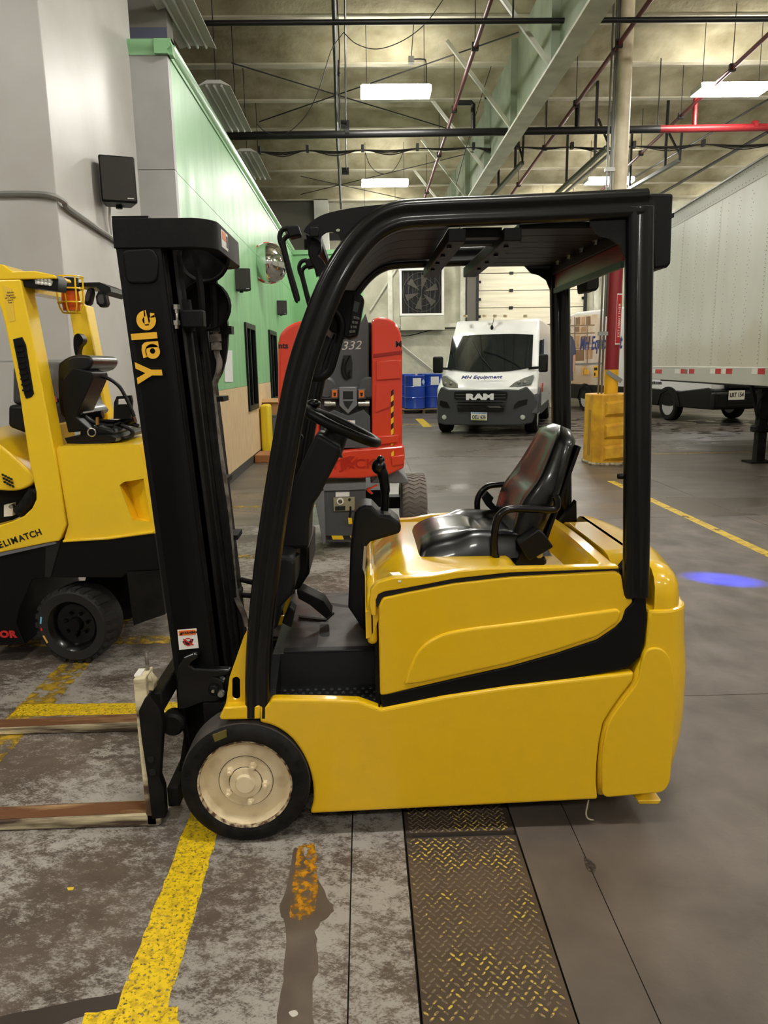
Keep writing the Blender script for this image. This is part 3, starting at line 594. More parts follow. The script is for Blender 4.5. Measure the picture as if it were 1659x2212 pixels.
# --- grab handle, terminal, pillar knobs
MB().tube(cr([(x, 2.6, z) for x, z in S(2.6, [(700, 640), (714, 664), (729, 679), (737, 696), (737, 716), (726, 758), (714, 797), (702, 811), (686, 816), (668, 812)])], 5), .0145, 10).build('grab_handle', M_BLKD, fk)
tm = MB().prism(S(2.62, [(716, 640), (728, 626), (765, 628), (784, 640), (787, 650), (773, 727), (754, 733), (712, 716), (706, 690)]), 2.6, 2.74).build('display_terminal', M_BLKD, fk, bevel=.008)
fx = S(2.597, [(764, 634), (781, 643), (769, 724), (752, 728)]); MB().prism(fx, 2.594, 2.6).build('keypad_face', M_CHARC, tm, bevel=.002)
kx = S(2.594, [(766, 680), (777, 684), (765, 720), (754, 722)])
for i in range(3):
    for k in range(4):
        u, v = (i+.5)/3, (k+.5)/4; x = (kx[0][0]*(1-u)+kx[1][0]*u)*(1-v)+(kx[3][0]*(1-u)+kx[2][0]*u)*v; z = (kx[0][1]*(1-u)+kx[1][1]*u)*(1-v)+(kx[3][1]*(1-u)+kx[2][1]*u)*v
        MB().box(x-.004, x+.004, 2.588, 2.594, z-.004, z+.004).build('key', mat('key_grey', (120, 118, 112), .5), tm)
scx = S(2.592, [(766, 650), (777, 654), (772, 676), (762, 672)]); MB().prism(scx, 2.591, 2.594).build('screen', M_GLASS, tm)
for (a, b) in ((649, 944), (632, 1010)):
    x, z = S(2.5, [(a, b)])[0]; MB().lathe([(0, -.02), (.01, -.02), (.011, -.005), (.006, 0)], (x, 2.5, z), 'y', 12).build('pillar_knob', M_BLKD, fk)
x, z = S(2.43, [(1341, 1029)])[0]; MB().lathe([(0, -.012), (.009, -.01), (.010, .006), (.006, .008), (.006, .03)], (x, 2.43, z), 'x', 14).build('post_knob', M_BLKD, fk)
# --- front wheels
def wheel(s):
    y0 = 2.385; cy = lambda y: mir(y, s)
    c = (-.447, 0, .2285); R = .2285
    t = MB().lathe([(r, cy(y)) for r, y in [(.166, y0+.004), (.172, y0-.002), (.185, y0-.004), (.205, y0-.002), (.219, y0+.004), (.226, y0+.014), (.2285, y0+.03), (.2285, y0+.15), (.224, y0+.17), (.166, y0+.178), (.166, y0+.004)]], c, 'y', 56).build('tyre', M_RUB, fk)
    MB().lathe([(r, cy(y)) for r, y in [(.2262, y0+.014), (.2292, y0+.03), (.2292, y0+.15), (.2245, y0+.17)]], c, 'y', 56).build('worn_tread', mat('worn_tread', (74, 68, 64), .75, col2=(52, 48, 45), scale=12), t)
    rm = MB().lathe([(r, cy(y)) for r, y in [(0, y0+.03), (.10, y0+.03), (.13, y0+.04), (.150, y0+.042), (.157, y0+.03), (.160, y0+.012)]], c, 'y', 48).build('wheel_disc', M_CREAM, t)
    MB().lathe([(r, cy(y)) for r, y in [(.160, y0+.014), (.161, y0+.002), (.166, y0-.001), (.168, y0+.004)]], c, 'y', 48).build('rim_edge', M_RIMRUST, t)
    MB().lathe([(r, cy(y)) for r, y in [(.0, y0+.022), (.092, y0+.022), (.095, y0+.026), (.095, y0+.034)]], c, 'y', 40).build('hub_plate', M_CREAM, t); MB().lathe([(r, cy(y)) for r, y in [(.057, y0+.0215), (.0595, y0+.0215)]], c, 'y', 36).build('hub_seam', M_INK, t); MB().lathe([(r, cy(y)) for r, y in [(.0955, y0+.0295), (.0975, y0+.0295)]], c, 'y', 40).build('plate_seam', M_INK, t)
    MB().lathe([(r, cy(y)) for r, y in [(0, y0+.0), (.031, y0+.001), (.035, y0+.006), (.036, y0+.012), (.056, y0+.014), (.057, y0+.03)]], c, 'y', 36).build('hub_cap', M_CREAM, t)
    for k in range(5):
        a = math.radians(-6+72*k); bx_, bz_ = c[0]+.071*math.cos(a), c[2]+.071*math.sin(a)
        MB().lathe([(r, cy(y)) for r, y in [(0, y0-.008), (.006, y0-.007), (.007, y0+.004), (.012, y0+.004), (.0125, y0+.014), (.015, y0+.024)]], (bx_, 0, bz_), 'y', 6).build('wheel_nut', M_CREAM, t, sharp=20)
    if not s:
        for word, a0, da in (('MONARCH', 172, -9.5), ('18x7x12', 50, -9.0)):
            for k, ch in enumerate(word):
                a = math.radians(a0+da*k); r_ = .197; o = (c[0]+r_*math.cos(a), y0-.0035, c[2]+r_*math.sin(a)); ra = Vector((math.cos(a), 0, math.sin(a))); ta = Vector((math.sin(a), 0, -math.cos(a)))
                text_mb(ch, .024, depth=.002, M=frame(o, ta, ra)).build('raised_letter', M_RUB, t)
    return t
wn_ = wheel(0); wheel(1)
MB().prism([(-.445+r*math.cos(a), .2285+r*math.sin(a)) for r, a in [(.222, 2.05), (.222, 1.82), (.196, 1.85), (.196, 2.08)]], 2.3795, 2.386).build('paint_mark', mat('olive_mark', (96, 88, 36), .7), wn_)
MB().lathe([(.0, 2.86), (.17, 2.86), (.19, 2.88), (.19, 2.93), (.17, 2.95), (0, 2.95)], (.86, 0, .19), 'y', 32).build('rear_wheel', M_RUB, fk)
MB().box(-.4, -.3, 2.56, 3.25, .2, .3).build('drive_axle', M_BLKM, fk)
# --- operator compartment
MB().box(-.36, .02, 2.62, 3.37, .60, .622).build('floor_plate', M_TREADPL, fk, bevel=.002)
MB().box(-.2, .0, 2.66, 3.3, .622, .626).build('floor_mat', mat('grey_floor_mat', (74, 72, 70), .45, col2=(46, 44, 43), scale=9), fk, bevel=.001)
MB().prism(rnd(G([(690, 1374), (712, 1374), (711, 1348), (691, 1348)], .627), .015), .6262, .627, 'z').build('floor_slot', M_INK, fk)
MB().prism(rnd([(-.23, 3.2), (-.08, 3.12), (-.08, 3.15), (-.23, 3.24)], .01), .6225, .6265, 'z').build('floor_slot', M_INK, fk)
MB().prism([(2.41, .49), (2.61, .49), (2.63, .62), (2.62, .62), (2.6, .5), (2.41, .5)], -.34, .035, 'x').build('step_well', M_CHARC, fk)
MB().prism([(2.42, .5), (2.60, .5), (2.62, .62), (2.45, .56)], -.36, -.33, 'x').build('step_side', M_CHARC, fk)
MB().box(-.32, .02, 2.62, 2.66, .615, .63).build('step_nosing', M_CHARC, fk, bevel=.004)
nb = None
for r_ in range(5):
    for c_ in range(12):
        x = -.315+c_*.029+(r_ % 2)*.0145; y = 2.44+r_*.031
        if nb is None:
            nb = MB().lathe([(.008, 0), (.006, .003), (.003, .0035), (.002, 0)], n=8).build('tread_button', M_TREADPL, fk, local=True); o = nb
        else: o = instance(nb, 'tread_button', fk)
        o.location = WM[fk] @ Vector((x, y, .5))
MB().prism(S(2.8, [(681, 941), (690, 936), (733, 962), (738, 972), (734, 985), (690, 1070), (677, 1088), (669, 1122), (667, 1184), (599, 1184), (603, 1122), (613, 1074), (630, 1048)]), 2.78, 3.0).build('steering_column', M_CHARC, fk, bevel=.016, seg=3)
MB().prism(S(2.72, [(583, 1192), (600, 1186), (632, 1190), (641, 1206), (641, 1255), (636, 1272), (610, 1300), (604, 1345), (583, 1352)]), 2.64, 3.08).build('front_cowl', M_CHARC, fk, bevel=.02, seg=3)
MB().prism(S(2.9, [(640, 1180), (668, 1180), (668, 1240), (645, 1275), (630, 1275)]), 2.9, 3.3).build('cowl_panel', M_BLKD, fk, bevel=.01)
tx = S(2.66, [(612, 1220)])[0]; MB().lathe([(.05, 0), (.055, .006), (.048, .008), (.044, 0)], (tx[0], 2.74, tx[1]+.012), n=24).build('cup_ring', M_BLKG, fk)
MB().prism(S(2.9, [(641, 1272), (652, 1272), (700, 1296), (718, 1324), (706, 1334), (670, 1304), (645, 1290)]), 2.88, 2.98).build('accelerator_pedal', M_BLKM, fk, bevel=.004)
MB().prism(S(2.8, [(628, 1300), (640, 1310), (632, 1345), (612, 1335)]), 2.74, 2.82).build('brake_pedal', M_BLKM, fk, bevel=.004)
MB().prism(G([(645, 1330), (700, 1336), (716, 1322), (722, 1324), (704, 1340), (645, 1334)], .63), .6262, .632, 'z').build('pedal_base', M_BLKM, fk)
sw = thing  # steering wheel
ax = Vector((math.sin(.45), 0, math.cos(.45))); sc_ = Vector((-.093, 2.9, 1.443)); dd = Vector((math.cos(.45), 0, -math.sin(.45)))
swo = MB().tube([sc_+dd*.155*math.cos(a)+Vector((0, 1, 0))*.155*math.sin(a) for a in [2*math.pi*i/40 for i in range(40)]], .019, 10, closed=True).build('steering_wheel', M_BLKD, fk)
MB().lathe([(0, .0), (.04, 0), (.045, -.02), (.05, -.09), (.06, -.1)], n=20, M=frame(sc_-ax*.01, dd, Vector((0, 1, 0)))).build('wheel_hub', M_CHARC, swo)
for a in (.3, 2.4, 4.4): MB().bar(sc_-ax*.012, sc_+dd*.15*math.cos(a)+Vector((0, .15*math.sin(a), 0)), .03, .012, up=ax).build('wheel_spoke', M_CHARC, swo)
kp = sc_-dd*.12+Vector((0, .09, .03)); MB().ball(kp, .024, 14, (1.2, 1, .8)).build('spinner_knob', M_BLKG, swo)
cs = MB().prism(S(2.85, [(766, 1106), (776, 1094), (790, 1089), (803, 1091), (820, 1109), (845, 1113), (862, 1126), (866, 1135), (865, 1150), (800, 1169), (790, 1180), (790, 1245), (810, 1290), (812, 1350), (812, 1400), (752, 1310), (757, 1180)]), 2.83, 3.0).build('control_console', M_CHARC, fk, bevel=.014, seg=3)
MB().prism(S(2.84, [(786, 1178), (791, 1178), (789, 1225), (795, 1246), (790, 1246), (783, 1226)]), 2.826, 2.834).build('console_trim', M_CHROME, cs)
MB().prism(S(2.84, [(822, 1112), (845, 1115), (848, 1122), (824, 1122)]), 2.835, 2.9).build('button_pad', mat('pad_grey', (66, 66, 68), .4), cs, bevel=.003)
x0_, z0_ = S(2.84, [(828, 1116)])[0]
for i in range(3): MB().box(x0_+.003, x0_+.03, 2.845+i*.017, 2.858+i*.017, z0_+.004, z0_+.011).build('button', mat('key_grey', (120, 118, 112), .5), cs)
js = MB().tube(cr([(x, 2.93, z) for x, z in S(2.93, [(822, 1120), (831, 1098), (832, 1060), (828, 1030), (822, 1012)])], 5), [.017]*5+[.016]*5+[.02]*5+[.022]*6, 12).build('joystick', M_BLKD, cs)
jc = ony(818, 1008, 2.93); MB().ball(jc, .03, 14, (1, .9, 1.05)).build('joystick_head', M_BLKG, js); jc2 = ony(822, 993, 2.93); MB().ball(jc2, .017, 12).build('joystick_thumb_wheel', M_BLKG, js)
# --- seat
sx0, sx1, sy = .185, .69, CY
def cushion(u, v):
    a = (u-.5)*2; b = (v-.5)*2
    return a, b
cu = MB()
NU, NV = 26, 26
def cush_pt(u, v, top):
    x = sx0+(sx1-sx0)*u; y = sy+(v-.5)*.5
    ex = min(1, (1-abs(2*u-1)**4)); ey = min(1, 1-abs(2*v-1)**5); e = max(0, ex*ey)**.45
    z0 = .945+.02*ss(0, 1, u)
    if not top: return (x, y, z0-.012*e)
    bol = .035*(ss(.28, .42, abs(v-.5)))*ss(.25, .45, u); din = -.012*(1-ss(.2, .3, abs(v-.5)))*ss(.42, .5, u)
    crease = -.010*math.exp(-((u-.55)/.02)**2)*(1-ss(.2, .28, abs(v-.5))) - .008*math.exp(-((abs(v-.5)-.27)/.02)**2)
    h = .105-.03*ss(.3, .9, u)
    return (x, y, z0+(h+bol+din+crease)*e)
cu.grid(lambda u, v: cush_pt(u, v, 1), NU, NV); cu.grid(lambda u, v: cush_pt(u, v, 0), NU, NV)
seat = cu.build('seat_cushion', M_VINYL, fk, sharp=80)
MB().prism(rnd([(.2, sy-.24), (.68, sy-.24), (.68, sy+.24), (.2, sy+.24)], .05), .925, .945, 'z').build('seat_pan', M_BLKD, seat, bevel=.004)
MB().box(.22, .66, sy-.22, sy-.17, .885, .93).box(.22, .66, sy+.17, sy+.22, .885, .93).box(.2, .3, sy-.2, sy+.2, .88, .915).build('seat_rail', M_BLKM, fk)
lx = ony(888, 1196, 2.7); MB().tube([(.25, 2.72, .91), (lx.x+.01, 2.72, .93), (lx.x, 2.72, .93), (lx.x, 2.72, .945)], .007, 6).build('slide_lever', M_BLKG, fk)
# backrest: cross sections along the leaning axis
b0 = Vector((.60, sy, 1.0)); b1 = Vector((.775, sy, 1.425)); ba = (b1-b0); bl_ = ba.length; ba.normalize(); bn = Vector((-ba.z, 0, ba.x)); bk = []
for i in range(15):
    t = i/14; c = b0+ba*bl_*t; wd_ = .225*(1-.28*ss(.45, 1, t))*(1 if t < .9 else 1-.55*((t-.9)/.1)**2); th = .065*(1-.3*t)*(1 if .04 < t < .93 else .55)
    lum = .02*math.exp(-((t-.3)/.18)**2); ring = []
    for k in range(28):
        a = 2*math.pi*k/28; ca, sa = math.cos(a), math.sin(a); yy = wd_*(abs(ca)**.55)*(1 if ca > 0 else -1); dd_ = th*(abs(sa)**.7)*(1 if sa > 0 else -1)
        if sa > 0: dd_ += (lum+.022*ss(.55, .85, abs(ca))*(.4+.6*(1-t)) - .014*math.exp(-((t-.5)/.04)**2)*(1-ss(.5, .7, abs(ca))))*min(1, sa*3)
        ring.append(tuple(c+bn*dd_+Vector((0, yy, 0))))
    bk.append(ring)
br = MB().loft(bk).build('seat_backrest', M_VINYL, fk, sharp=70)
bp_ = [[tuple(b0+ba*bl_*t-bn*(.06-.018*t)+Vector((0, s_*(.2-.05*t), 0))-bn*q) for s_, q in ((-1, 0), (1, 0), (1, .015), (-1, .015))] for t in (.08, .5, .9)]
MB().loft(bp_).build('back_shell', M_BLKD, br, bevel=.004)
for s_, nm in ((-1, 0), (1, 1)):
    Y = sy+s_*.262
    if s_ < 0: pth = [(1110, 1222), (1084, 1216), (1070, 1200), (1068, 1160), (1072, 1128), (1084, 1108), (1110, 1099), (1180, 1101), (1200, 1098), (1204, 1084), (1200, 1072)]
    else: pth = [(1050, 1170), (1033, 1150), (1031, 1100), (1033, 1074), (1050, 1053), (1075, 1047), (1120, 1047), (1140, 1050)]
    MB().tube(cr([(x, Y, z) for x, z in S(Y, pth)], 5), .0135, 10).build('armrest', M_BLKG, seat)
bxp = S(2.64, [(1116, 1170), (1160, 1139), (1171, 1148), (1192, 1178), (1140, 1208), (1133, 1200)])
sb = MB().prism(bxp, 2.61, 2.69).build('belt_retractor', M_BLKD, seat, bevel=.006)
MB().prism(S(2.66, [(1108, 1222), (1125, 1190), (1150, 1190), (1174, 1200), (1172, 1222)]), 2.64, 2.66).build('belt_bracket', M_BLKM, seat)
x, z = S(2.63, [(1165, 1198)])[0]; MB().lathe([(0, -.008), (.009, -.008), (.009, -.002), (.014, -.002), (.014, .01)], (x, 2.63, z), 'y', 12).build('bracket_bolt', M_CHROME, seat)
MB().sweep(cr([(x, 2.72, z) for x, z in S(2.72, [(1140, 1165), (1115, 1175), (1095, 1195)])], 4), [(-.004, -.022), (.004, -.022), (.004, .022), (-.004, .022)]).build('seat_belt', M_BLKM, seat)
xb = S(3.1, [(1040, 1075), (1052, 1060), (1066, 1075), (1062, 1083), (1085, 1110), (1075, 1114), (1050, 1092)]); MB().prism(xb, 3.09, 3.12).build('belt_buckle', M_BLKD, seat, bevel=.003)
# --- mast
mast = thing('m', '', '') if False else None
mL = lambda y: 242+.139*(y-475); mR = lambda y: 327+.139*(y-475)
MY0, MY1 = 2.62, 3.2
ch = S(MY0, [(mL(475), 475), (mR(475)+12, 475), (mR(1640), 1640), (mL(1640), 1640)])
chb = [(p[0], p[1]) for p in ch]
def channel(y0, y1, off=0., w=1., top=2.13):
    a, b, c, d = chb; m_ = MB()
    poly = [(a[0]+off, a[1]), (b[0]+off, b[1]), (c[0]+off, c[1]), (d[0]+off, d[1])]
    s_ = 1 if y1 > y0 else -1
    m_.prism(poly, y0, y0+s_*.018)
    m_.prism([poly[0], (poly[0][0]+.018, poly[0][1]), (poly[3][0]+.018, poly[3][1]), poly[3]], y0, y1); m_.prism([(poly[1][0]-.018, poly[1][1]), poly[1], poly[2], (poly[2][0]-.018, poly[2][1])], y0, y1)
    return m_
mo = channel(MY0, MY0+.07).build('mast_rail', M_BLKD, fk, bevel=.003); channel(MY1, MY1-.07).build('mast_rail', M_BLKD, fk, bevel=.003)
channel(MY0+.03, MY0+.11, .03).build('inner_mast_rail', M_BLKM, fk); channel(MY1-.03, MY1-.11, .03).build('inner_mast_rail', M_BLKM, fk)
MB().prism(rnd(S(MY0-.012, [(262, 540), (330, 535), (343, 560), (338, 605), (325, 612), (272, 612)]), .02), MY0-.008, MY0+.01).build('rail_cover', M_BLKD, mo, bevel=.006)
xl, xr2 = ch[0][0], -.487
out = [(xl, MY0-.006)]+[(xr2-.09+.09*math.sin(a), MY0-.006+.09-.09*math.cos(a)) for a in [math.pi/2*i/6 for i in range(7)]]+[(xr2-.09+.09*math.cos(a), MY1+.006-.09+.09*math.sin(a)) for a in [math.pi/2*i/6 for i in range(7)]]+[(xl, MY1+.006)]
inn = [(xl+.07, MY0+.05), (xr2-.06, MY0+.05), (xr2-.045, MY0+.09), (xr2-.045, MY1-.09), (xr2-.06, MY1-.05), (xl+.07, MY1-.05)]
zb = S(MY0, [(250, 537)])[0][1]; zt = S(MY0, [(300, 472)])[0][1]
chd = MB().prism(out, zb, zt, 'z', holes=[inn]).build('mast_crosshead', M_BLKM, fk, bevel=.004)
MB().box(xl, xl+.12, MY0-.002, MY0+.06, zt, zt+.008).build('crosshead_tab', M_BLKD, chd)
st_o = (xr2+.001, 2.80, (zb+zt)/2); MB().box(xr2, xr2+.002, 2.74, 2.86, zb+.02, zt-.015).build('crosshead_sticker', M_STKW, chd); MB().box(xr2+.0015, xr2+.003, 2.75, 2.82, (zb+zt)/2, zt-.018).build('sticker_panel', M_STKO, chd); MB().box(xr2+.0015, xr2+.003, 2.828, 2.852, zb+.03, zt-.025).build('sticker_print', M_INK, chd)
def mp(px, py, Y): p = ony(px, py, Y); return (p.x, Y, p.z)
lc = MB().tube([mp(372, 545, 2.74), mp(386, 660, 2.74)], .031, 16).build('lift_rod', M_BLKM, fk); MB().tube([mp(386, 655, 2.74), mp(492, 1500, 2.74)], .036, 18).build('lift_cylinder', M_BLKD, fk)
MB().tube([mp(371, 535, 2.74), mp(371, 560, 2.74)], .02, 12).build('rod_end', M_PIPEW, lc)
MB().tube([mp(385, 650, 2.74), mp(394, 718, 2.74)], .045, 16).build('cylinder_clamp', M_BLKM, lc)
cb = mp(380, 690, 2.69); MB().box(cb[0]-.02, cb[0]+.10, 2.66, 2.72, cb[2]-.03, cb[2]+.03).build('clamp_arm', M_BLKM, lc, bevel=.006)
for yy in (666, 700):
    q = mp(381, yy, 2.65); MB().lathe([(0, -.016), (.008, -.016), (.008, -.004), (.013, -.004), (.013, .012), (0, .012)], q, 'z', 6).build('clamp_bolt', M_CHROME, lc)
MB().tube([mp(381, 662, 2.65), mp(383, 708, 2.65)], .006, 8).build('clamp_stud', M_CHROME, lc)
MB().lathe([(.09, -.02), (.095, -.012), (.08, 0), (.095, .012), (.09, .02), (0, .02)], mp(440, 555, 2.9), 'y', 24).build('chain_sheave', M_BLKM, fk); MB().lathe([(.09, -.02), (.095, -.012), (.08, 0), (.095, .012), (.09, .02), (0, .02)], mp(445, 660, 2.95), 'y', 24).build('hose_sheave', M_BLKM, fk)
cc = mp(470, 680, 3.05); MB().prism(cr(S(3.05, [(452, 640), (478, 650), (492, 690), (494, 730), (488, 780), (476, 815), (462, 820), (455, 740)]), 3, True), 3.03, 3.06).build('hose_guard', M_BLKD, fk)
q = mp(498, 714, 3.05); MB().box(q[0]-.012, q[0]+.012, 3.0, 3.06, q[2]-.015, q[2]+.015).build('hose_clip', M_BLKD, fk)
for k, (pts, Y, r_) in enumerate(([(415, 700), (430, 800), (452, 1000), (470, 1150), (500, 1400), (512, 1480)], 2.84, .011), ([(426, 700), (440, 800), (462, 1000), (482, 1150), (512, 1400), (520, 1450)], 2.86, .011), ([(438, 720), (452, 830), (470, 1000), (488, 1120), (505, 1290)], 2.9, .012), ([(418, 540), (428, 580), (434, 640)], 2.84, .014), ([(458, 575), (462, 640), (464, 715)], 2.95, .016)) if False else enumerate((([(415, 700), (430, 800), (452, 1000), (470, 1150), (500, 1400), (512, 1480)], 2.84, .011), ([(426, 700), (440, 800), (462, 1000), (482, 1150), (512, 1400), (520, 1450)], 2.86, .011), ([(438, 720), (452, 830), (470, 1000), (488, 1120), (505, 1290)], 2.9, .012), ([(458, 575), (462, 640), (464, 715)], 2.95, .017))):
    MB().tube(cr([mp(a, b, Y) for a, b in pts], 4), r_, 8).build('hydraulic_hose', M_RUB, fk)
MB().tube(cr([mp(418, 530, 2.84), mp(424, 560, 2.84), mp(430, 600, 2.84), mp(436, 650, 2.84), mp(440, 760, 2.84)], 4), .012, 4).build('lift_chain', M_BLKM, fk); MB().tube([mp(460, 540, 3.0), mp(468, 700, 3.0)], .012, 4).build('lift_chain', M_BLKM, fk)
pv = MB().tube(cr([mp(a, b, 2.97) for a, b in [(466, 700), (468, 759), (474, 782), (471, 806), (462, 838), (462, 870), (474, 965), (492, 1095), (505, 1250), (512, 1294), (527, 1326), (534, 1352)]], 5), .0115, 10).build('steel_pipe', M_PIPEW, fk)
for a, b, c_, d_, r_ in ((463, 700, 465, 718, .019), (465, 722, 467, 738, .022), (467, 740, 468, 756, .02)): MB().tube([mp(a, b, 2.97), mp(c_, d_, 2.97)], r_, 6).build('pipe_fitting', M_PIPEW, pv)
for a, b in ((484, 860), (492, 1031), (514, 1150), (516, 1275)):
    q = mp(a, b, 3.1); MB().box(q[0]-.03, q[0]+.015, 3.0, 3.12, q[2]-.01, q[2]+.01).build('pipe_clip', M_BLKM, fk)
MB().tube([mp(520, 1252, 3.15), mp(545, 1258, 3.15)], .012, 8).tube([mp(520, 1285, 3.15), mp(545, 1287, 3.15)], .012, 8).build('hydraulic_hose', M_RUB, fk)
# Yale lettering on the rail: letter baseline runs up the mast
dx = Vector((ch[0][0]-ch[3][0], 0, ch[0][1]-ch[3][1])).normalized(); dyv = Vector((-dx.z, 0, dx.x))
o_ = ony(353, 826, MY0-.004); Mx = frame((o_.x, MY0-.0035, o_.z), dx, dyv)
e_ = ony(330, 656, MY0-.004); Lw = (e_-o_).length; 
lw_ = MB(); U = Lw/1.0
def LP(pts, hs=()): lw_.prism([(x*U, y*U) for x, y in pts], 0, .0025, 'z', Mx, holes=[[(x*U, y*U) for x, y in h] for h in hs])
LP([(.0, .335), (.082, .335), (.135, .215), (.205, .335), (.285, .335), (.175, .135), (.165, 0), (.09, 0), (.10, .135)])
def ring_arc(cx, cy, ro, ri, a0, a1, n=16): return arc(cx, cy, ro, a0, a1, n)+arc(cx, cy, ri, a1, a0, n)
LP(arc(.405, .085, .095, 0, 360, 20)[:-1], [arc(.41, .085, .036, 0, 360, 16)[:-1]]); LP([(.455, 0), (.53, 0), (.53, .14), (.52, .18), (.49, .212), (.43, .225), (.33, .215), (.34, .158), (.42, .168), (.447, .155), (.455, .12)])
LP([(.565, 0), (.645, 0), (.645, .335), (.565, .335)])
LP(ring_arc(.80, .115, .125, .05, 0, 300)); LP([(.735, .085), (.925, .105), (.925, .13), (.735, .14)]); LP([(.83, 0), (.88, .0), (.89, .055), (.825, .055)])
lw_.build('yale_lettering', M_LOGO, mo)
# warning sticker
sx_ = S(MY0-.003, [(383, 1361), (424, 1358), (429, 1400), (387, 1404)]); MB().prism(sx_, MY0-.002, MY0+.0).build('warning_sticker', M_STKW, mo)
def bil(q, u, v): return ((q[0][0]*(1-u)+q[1][0]*u)*(1-v)+(q[3][0]*(1-u)+q[2][0]*u)*v, (q[0][1]*(1-u)+q[1][1]*u)*(1-v)+(q[3][1]*(1-u)+q[2][1]*u)*v)
MB().prism([bil(sx_, u, v) for u, v in ((.06, .05), (.94, .05), (.94, .3), (.06, .3))], MY0-.003, MY0-.002).build('sticker_header', M_STKO, mo)
tp = bil(sx_, .6, .175); text_mb('WARNING', .012, bold=.0006, depth=.0006, M=frame((tp[0], MY0-.0033, tp[1]), (1, 0, .06), (0, 0, 1))).build('sticker_text', M_INK, mo)
MB().prism([bil(sx_, u, v) for u, v in ((.1, .27), (.27, .27), (.185, .09))], MY0-.0036, MY0-.003).build('sticker_triangle', M_INK, mo)
rc_ = bil(sx_, .5, .64); MB().prism(arc(rc_[0], rc_[1], .016, 0, 360, 20)[:-1], MY0-.0032, MY0-.0022, holes=[arc(rc_[0], rc_[1], .0125, 0, 360, 20)[:-1]]).build('prohibition_ring', M_STKR, mo)
MB().prism([bil(sx_, u, v) for u, v in ((.2, .6), (.3, .55), (.5, .65), (.7, .5), (.8, .52), (.72, .68), (.5, .82), (.3, .78))], MY0-.0028, MY0-.0021).build('sticker_hand', M_INK, mo); MB().prism([bil(sx_, u, v) for u, v in ((.24, .5), (.3, .46), (.78, .8), (.72, .84))], MY0-.0036, MY0-.003).build('prohibition_bar', M_STKR, mo)
# lever hook and tilt mount
hk = S(2.595, [(381, 1478), (385, 1440), (398, 1418), (420, 1409), (430, 1412), (430, 1420), (416, 1428), (412, 1436), (420, 1442), (458, 1444), (498, 1446), (498, 1456), (470, 1462), (486, 1470), (488, 1500), (470, 1516), (440, 1516), (400, 1530), (384, 1530)])
MB().prism(hk, 2.585, 2.625).build('tilt_mount', M_BLKG, fk, bevel=.008, seg=3)
for a, b, r_, m_ in ((462, 1489, .021, M_BLKD), (478, 1497, .014, M_CHROME), (462, 1489, .007, M_CHROME)):
    q = mp(a, b, 2.585); MB().lathe([(0, -.014 if r_ > .01 else -.02), (r_*.8, -.014 if r_ > .01 else -.02), (r_, -.008), (r_, .01)], q, 'y', 16).build('mount_bolt', m_, fk)
# --- carriage and forks
cg = MB().prism(S(2.49, [(299, 1537), (312, 1510), (322, 1500), (346, 1534), (352, 1560), (350, 1600), (345, 1680), (354, 1704), (358, 1766), (328, 1770), (318, 1680), (306, 1600)]), 2.488, 2.53).build('carriage_side', M_BLKM, fk, bevel=.004)
MB().prism([( p[0], p[1]) for p in S(2.55, [(299, 1537), (312, 1510), (322, 1500), (346, 1534), (352, 1560), (350, 1600), (345, 1680), (354, 1704), (358, 1766), (328, 1770), (318, 1680), (306, 1600)])], 3.24, 3.28).build('carriage_side', M_BLKM, fk, bevel=.004)
MB().box(-.80, -.755, 2.53, 3.36, .44, .52).build('carriage_bar', M_BLKM, fk, bevel=.006); MB().box(-.765, -.72, 2.53, 3.36, .06, .14).build('carriage_bar', M_BLKM, fk, bevel=.006)
for z_ in (.45, .2):
    q = mp(326, 1640, 2.486) if z_ < .3 else mp(330, 1668, 2.486); MB().lathe([(0, -.004), (.012, -.004), (.013, 0)], q, 'y', 16).build('carriage_hole', M_INK, cg)
rl_ = mp(375, 1560, 2.6); MB().lathe([(0, -.03), (.035, -.03), (.045, -.02), (.045, .03)], rl_, 'y', 20).build('carriage_roller', M_BLKM, fk)
MB().bar((-.62, 2.75, .62), (-.70, 2.75, .12), .05, .05).bar((-.66, 2.66, .5), (-.74, 2.66, .1), .03, .03).build('mast_foot', M_BLKM, fk)
fsh = S(2.5, [(287, 1468), (314, 1463), (325, 1600), (338, 1760), (340, 1783), (318, 1783), (303, 1640)])
def fork(y0):
    sh = MB().prism(fsh, y0, y0+.1).build('fork_shank', M_CREAMW, fk, bevel=.004)
    bl = MB().prism([(-.80, .004), (-.785, .012), (-.79, .045), (-.83, .052), (-2.0, .03), (-2.0, .012), (-1.9, .004)], y0, y0+.1).build('fork_blade', M_CREAMB, fk, bevel=.004)
    MB().prism([(-.835, .05), (-.835, .0535), (-2.0, .0315), (-2.0, .028)], y0+.012, y0+.09).build('blade_top', M_RUST, bl)
    MB().box(-.846, -.822, y0+.02, y0+.08, .588, .5935).build('fork_label', M_STKW, sh); MB().tube([(-.81, y0+.07, .56), (-.812, y0+.07, .66)], .007, 8).build('fork_pin', M_PIPEW, sh)
    MB().prism([(-.815, .53), (-.785, .525), (-.778, .555), (-.80, .585), (-.815, .59)], y0+.03, y0+.08).build('fork_hook', M_CREAMW, sh, bevel=.004)
fork(2.5); fork(3.245)
# small drip cord under the truck
MB().tube(cr([(x, 2.46, z) for x, z in S(2.46, [(1272, 1725), (1268, 1745), (1266, 1758), (1270, 1768), (1282, 1772)])], 4), .003, 6).build('hanging_strap', mat('pale_strap', (200, 190, 160), .6), fk)
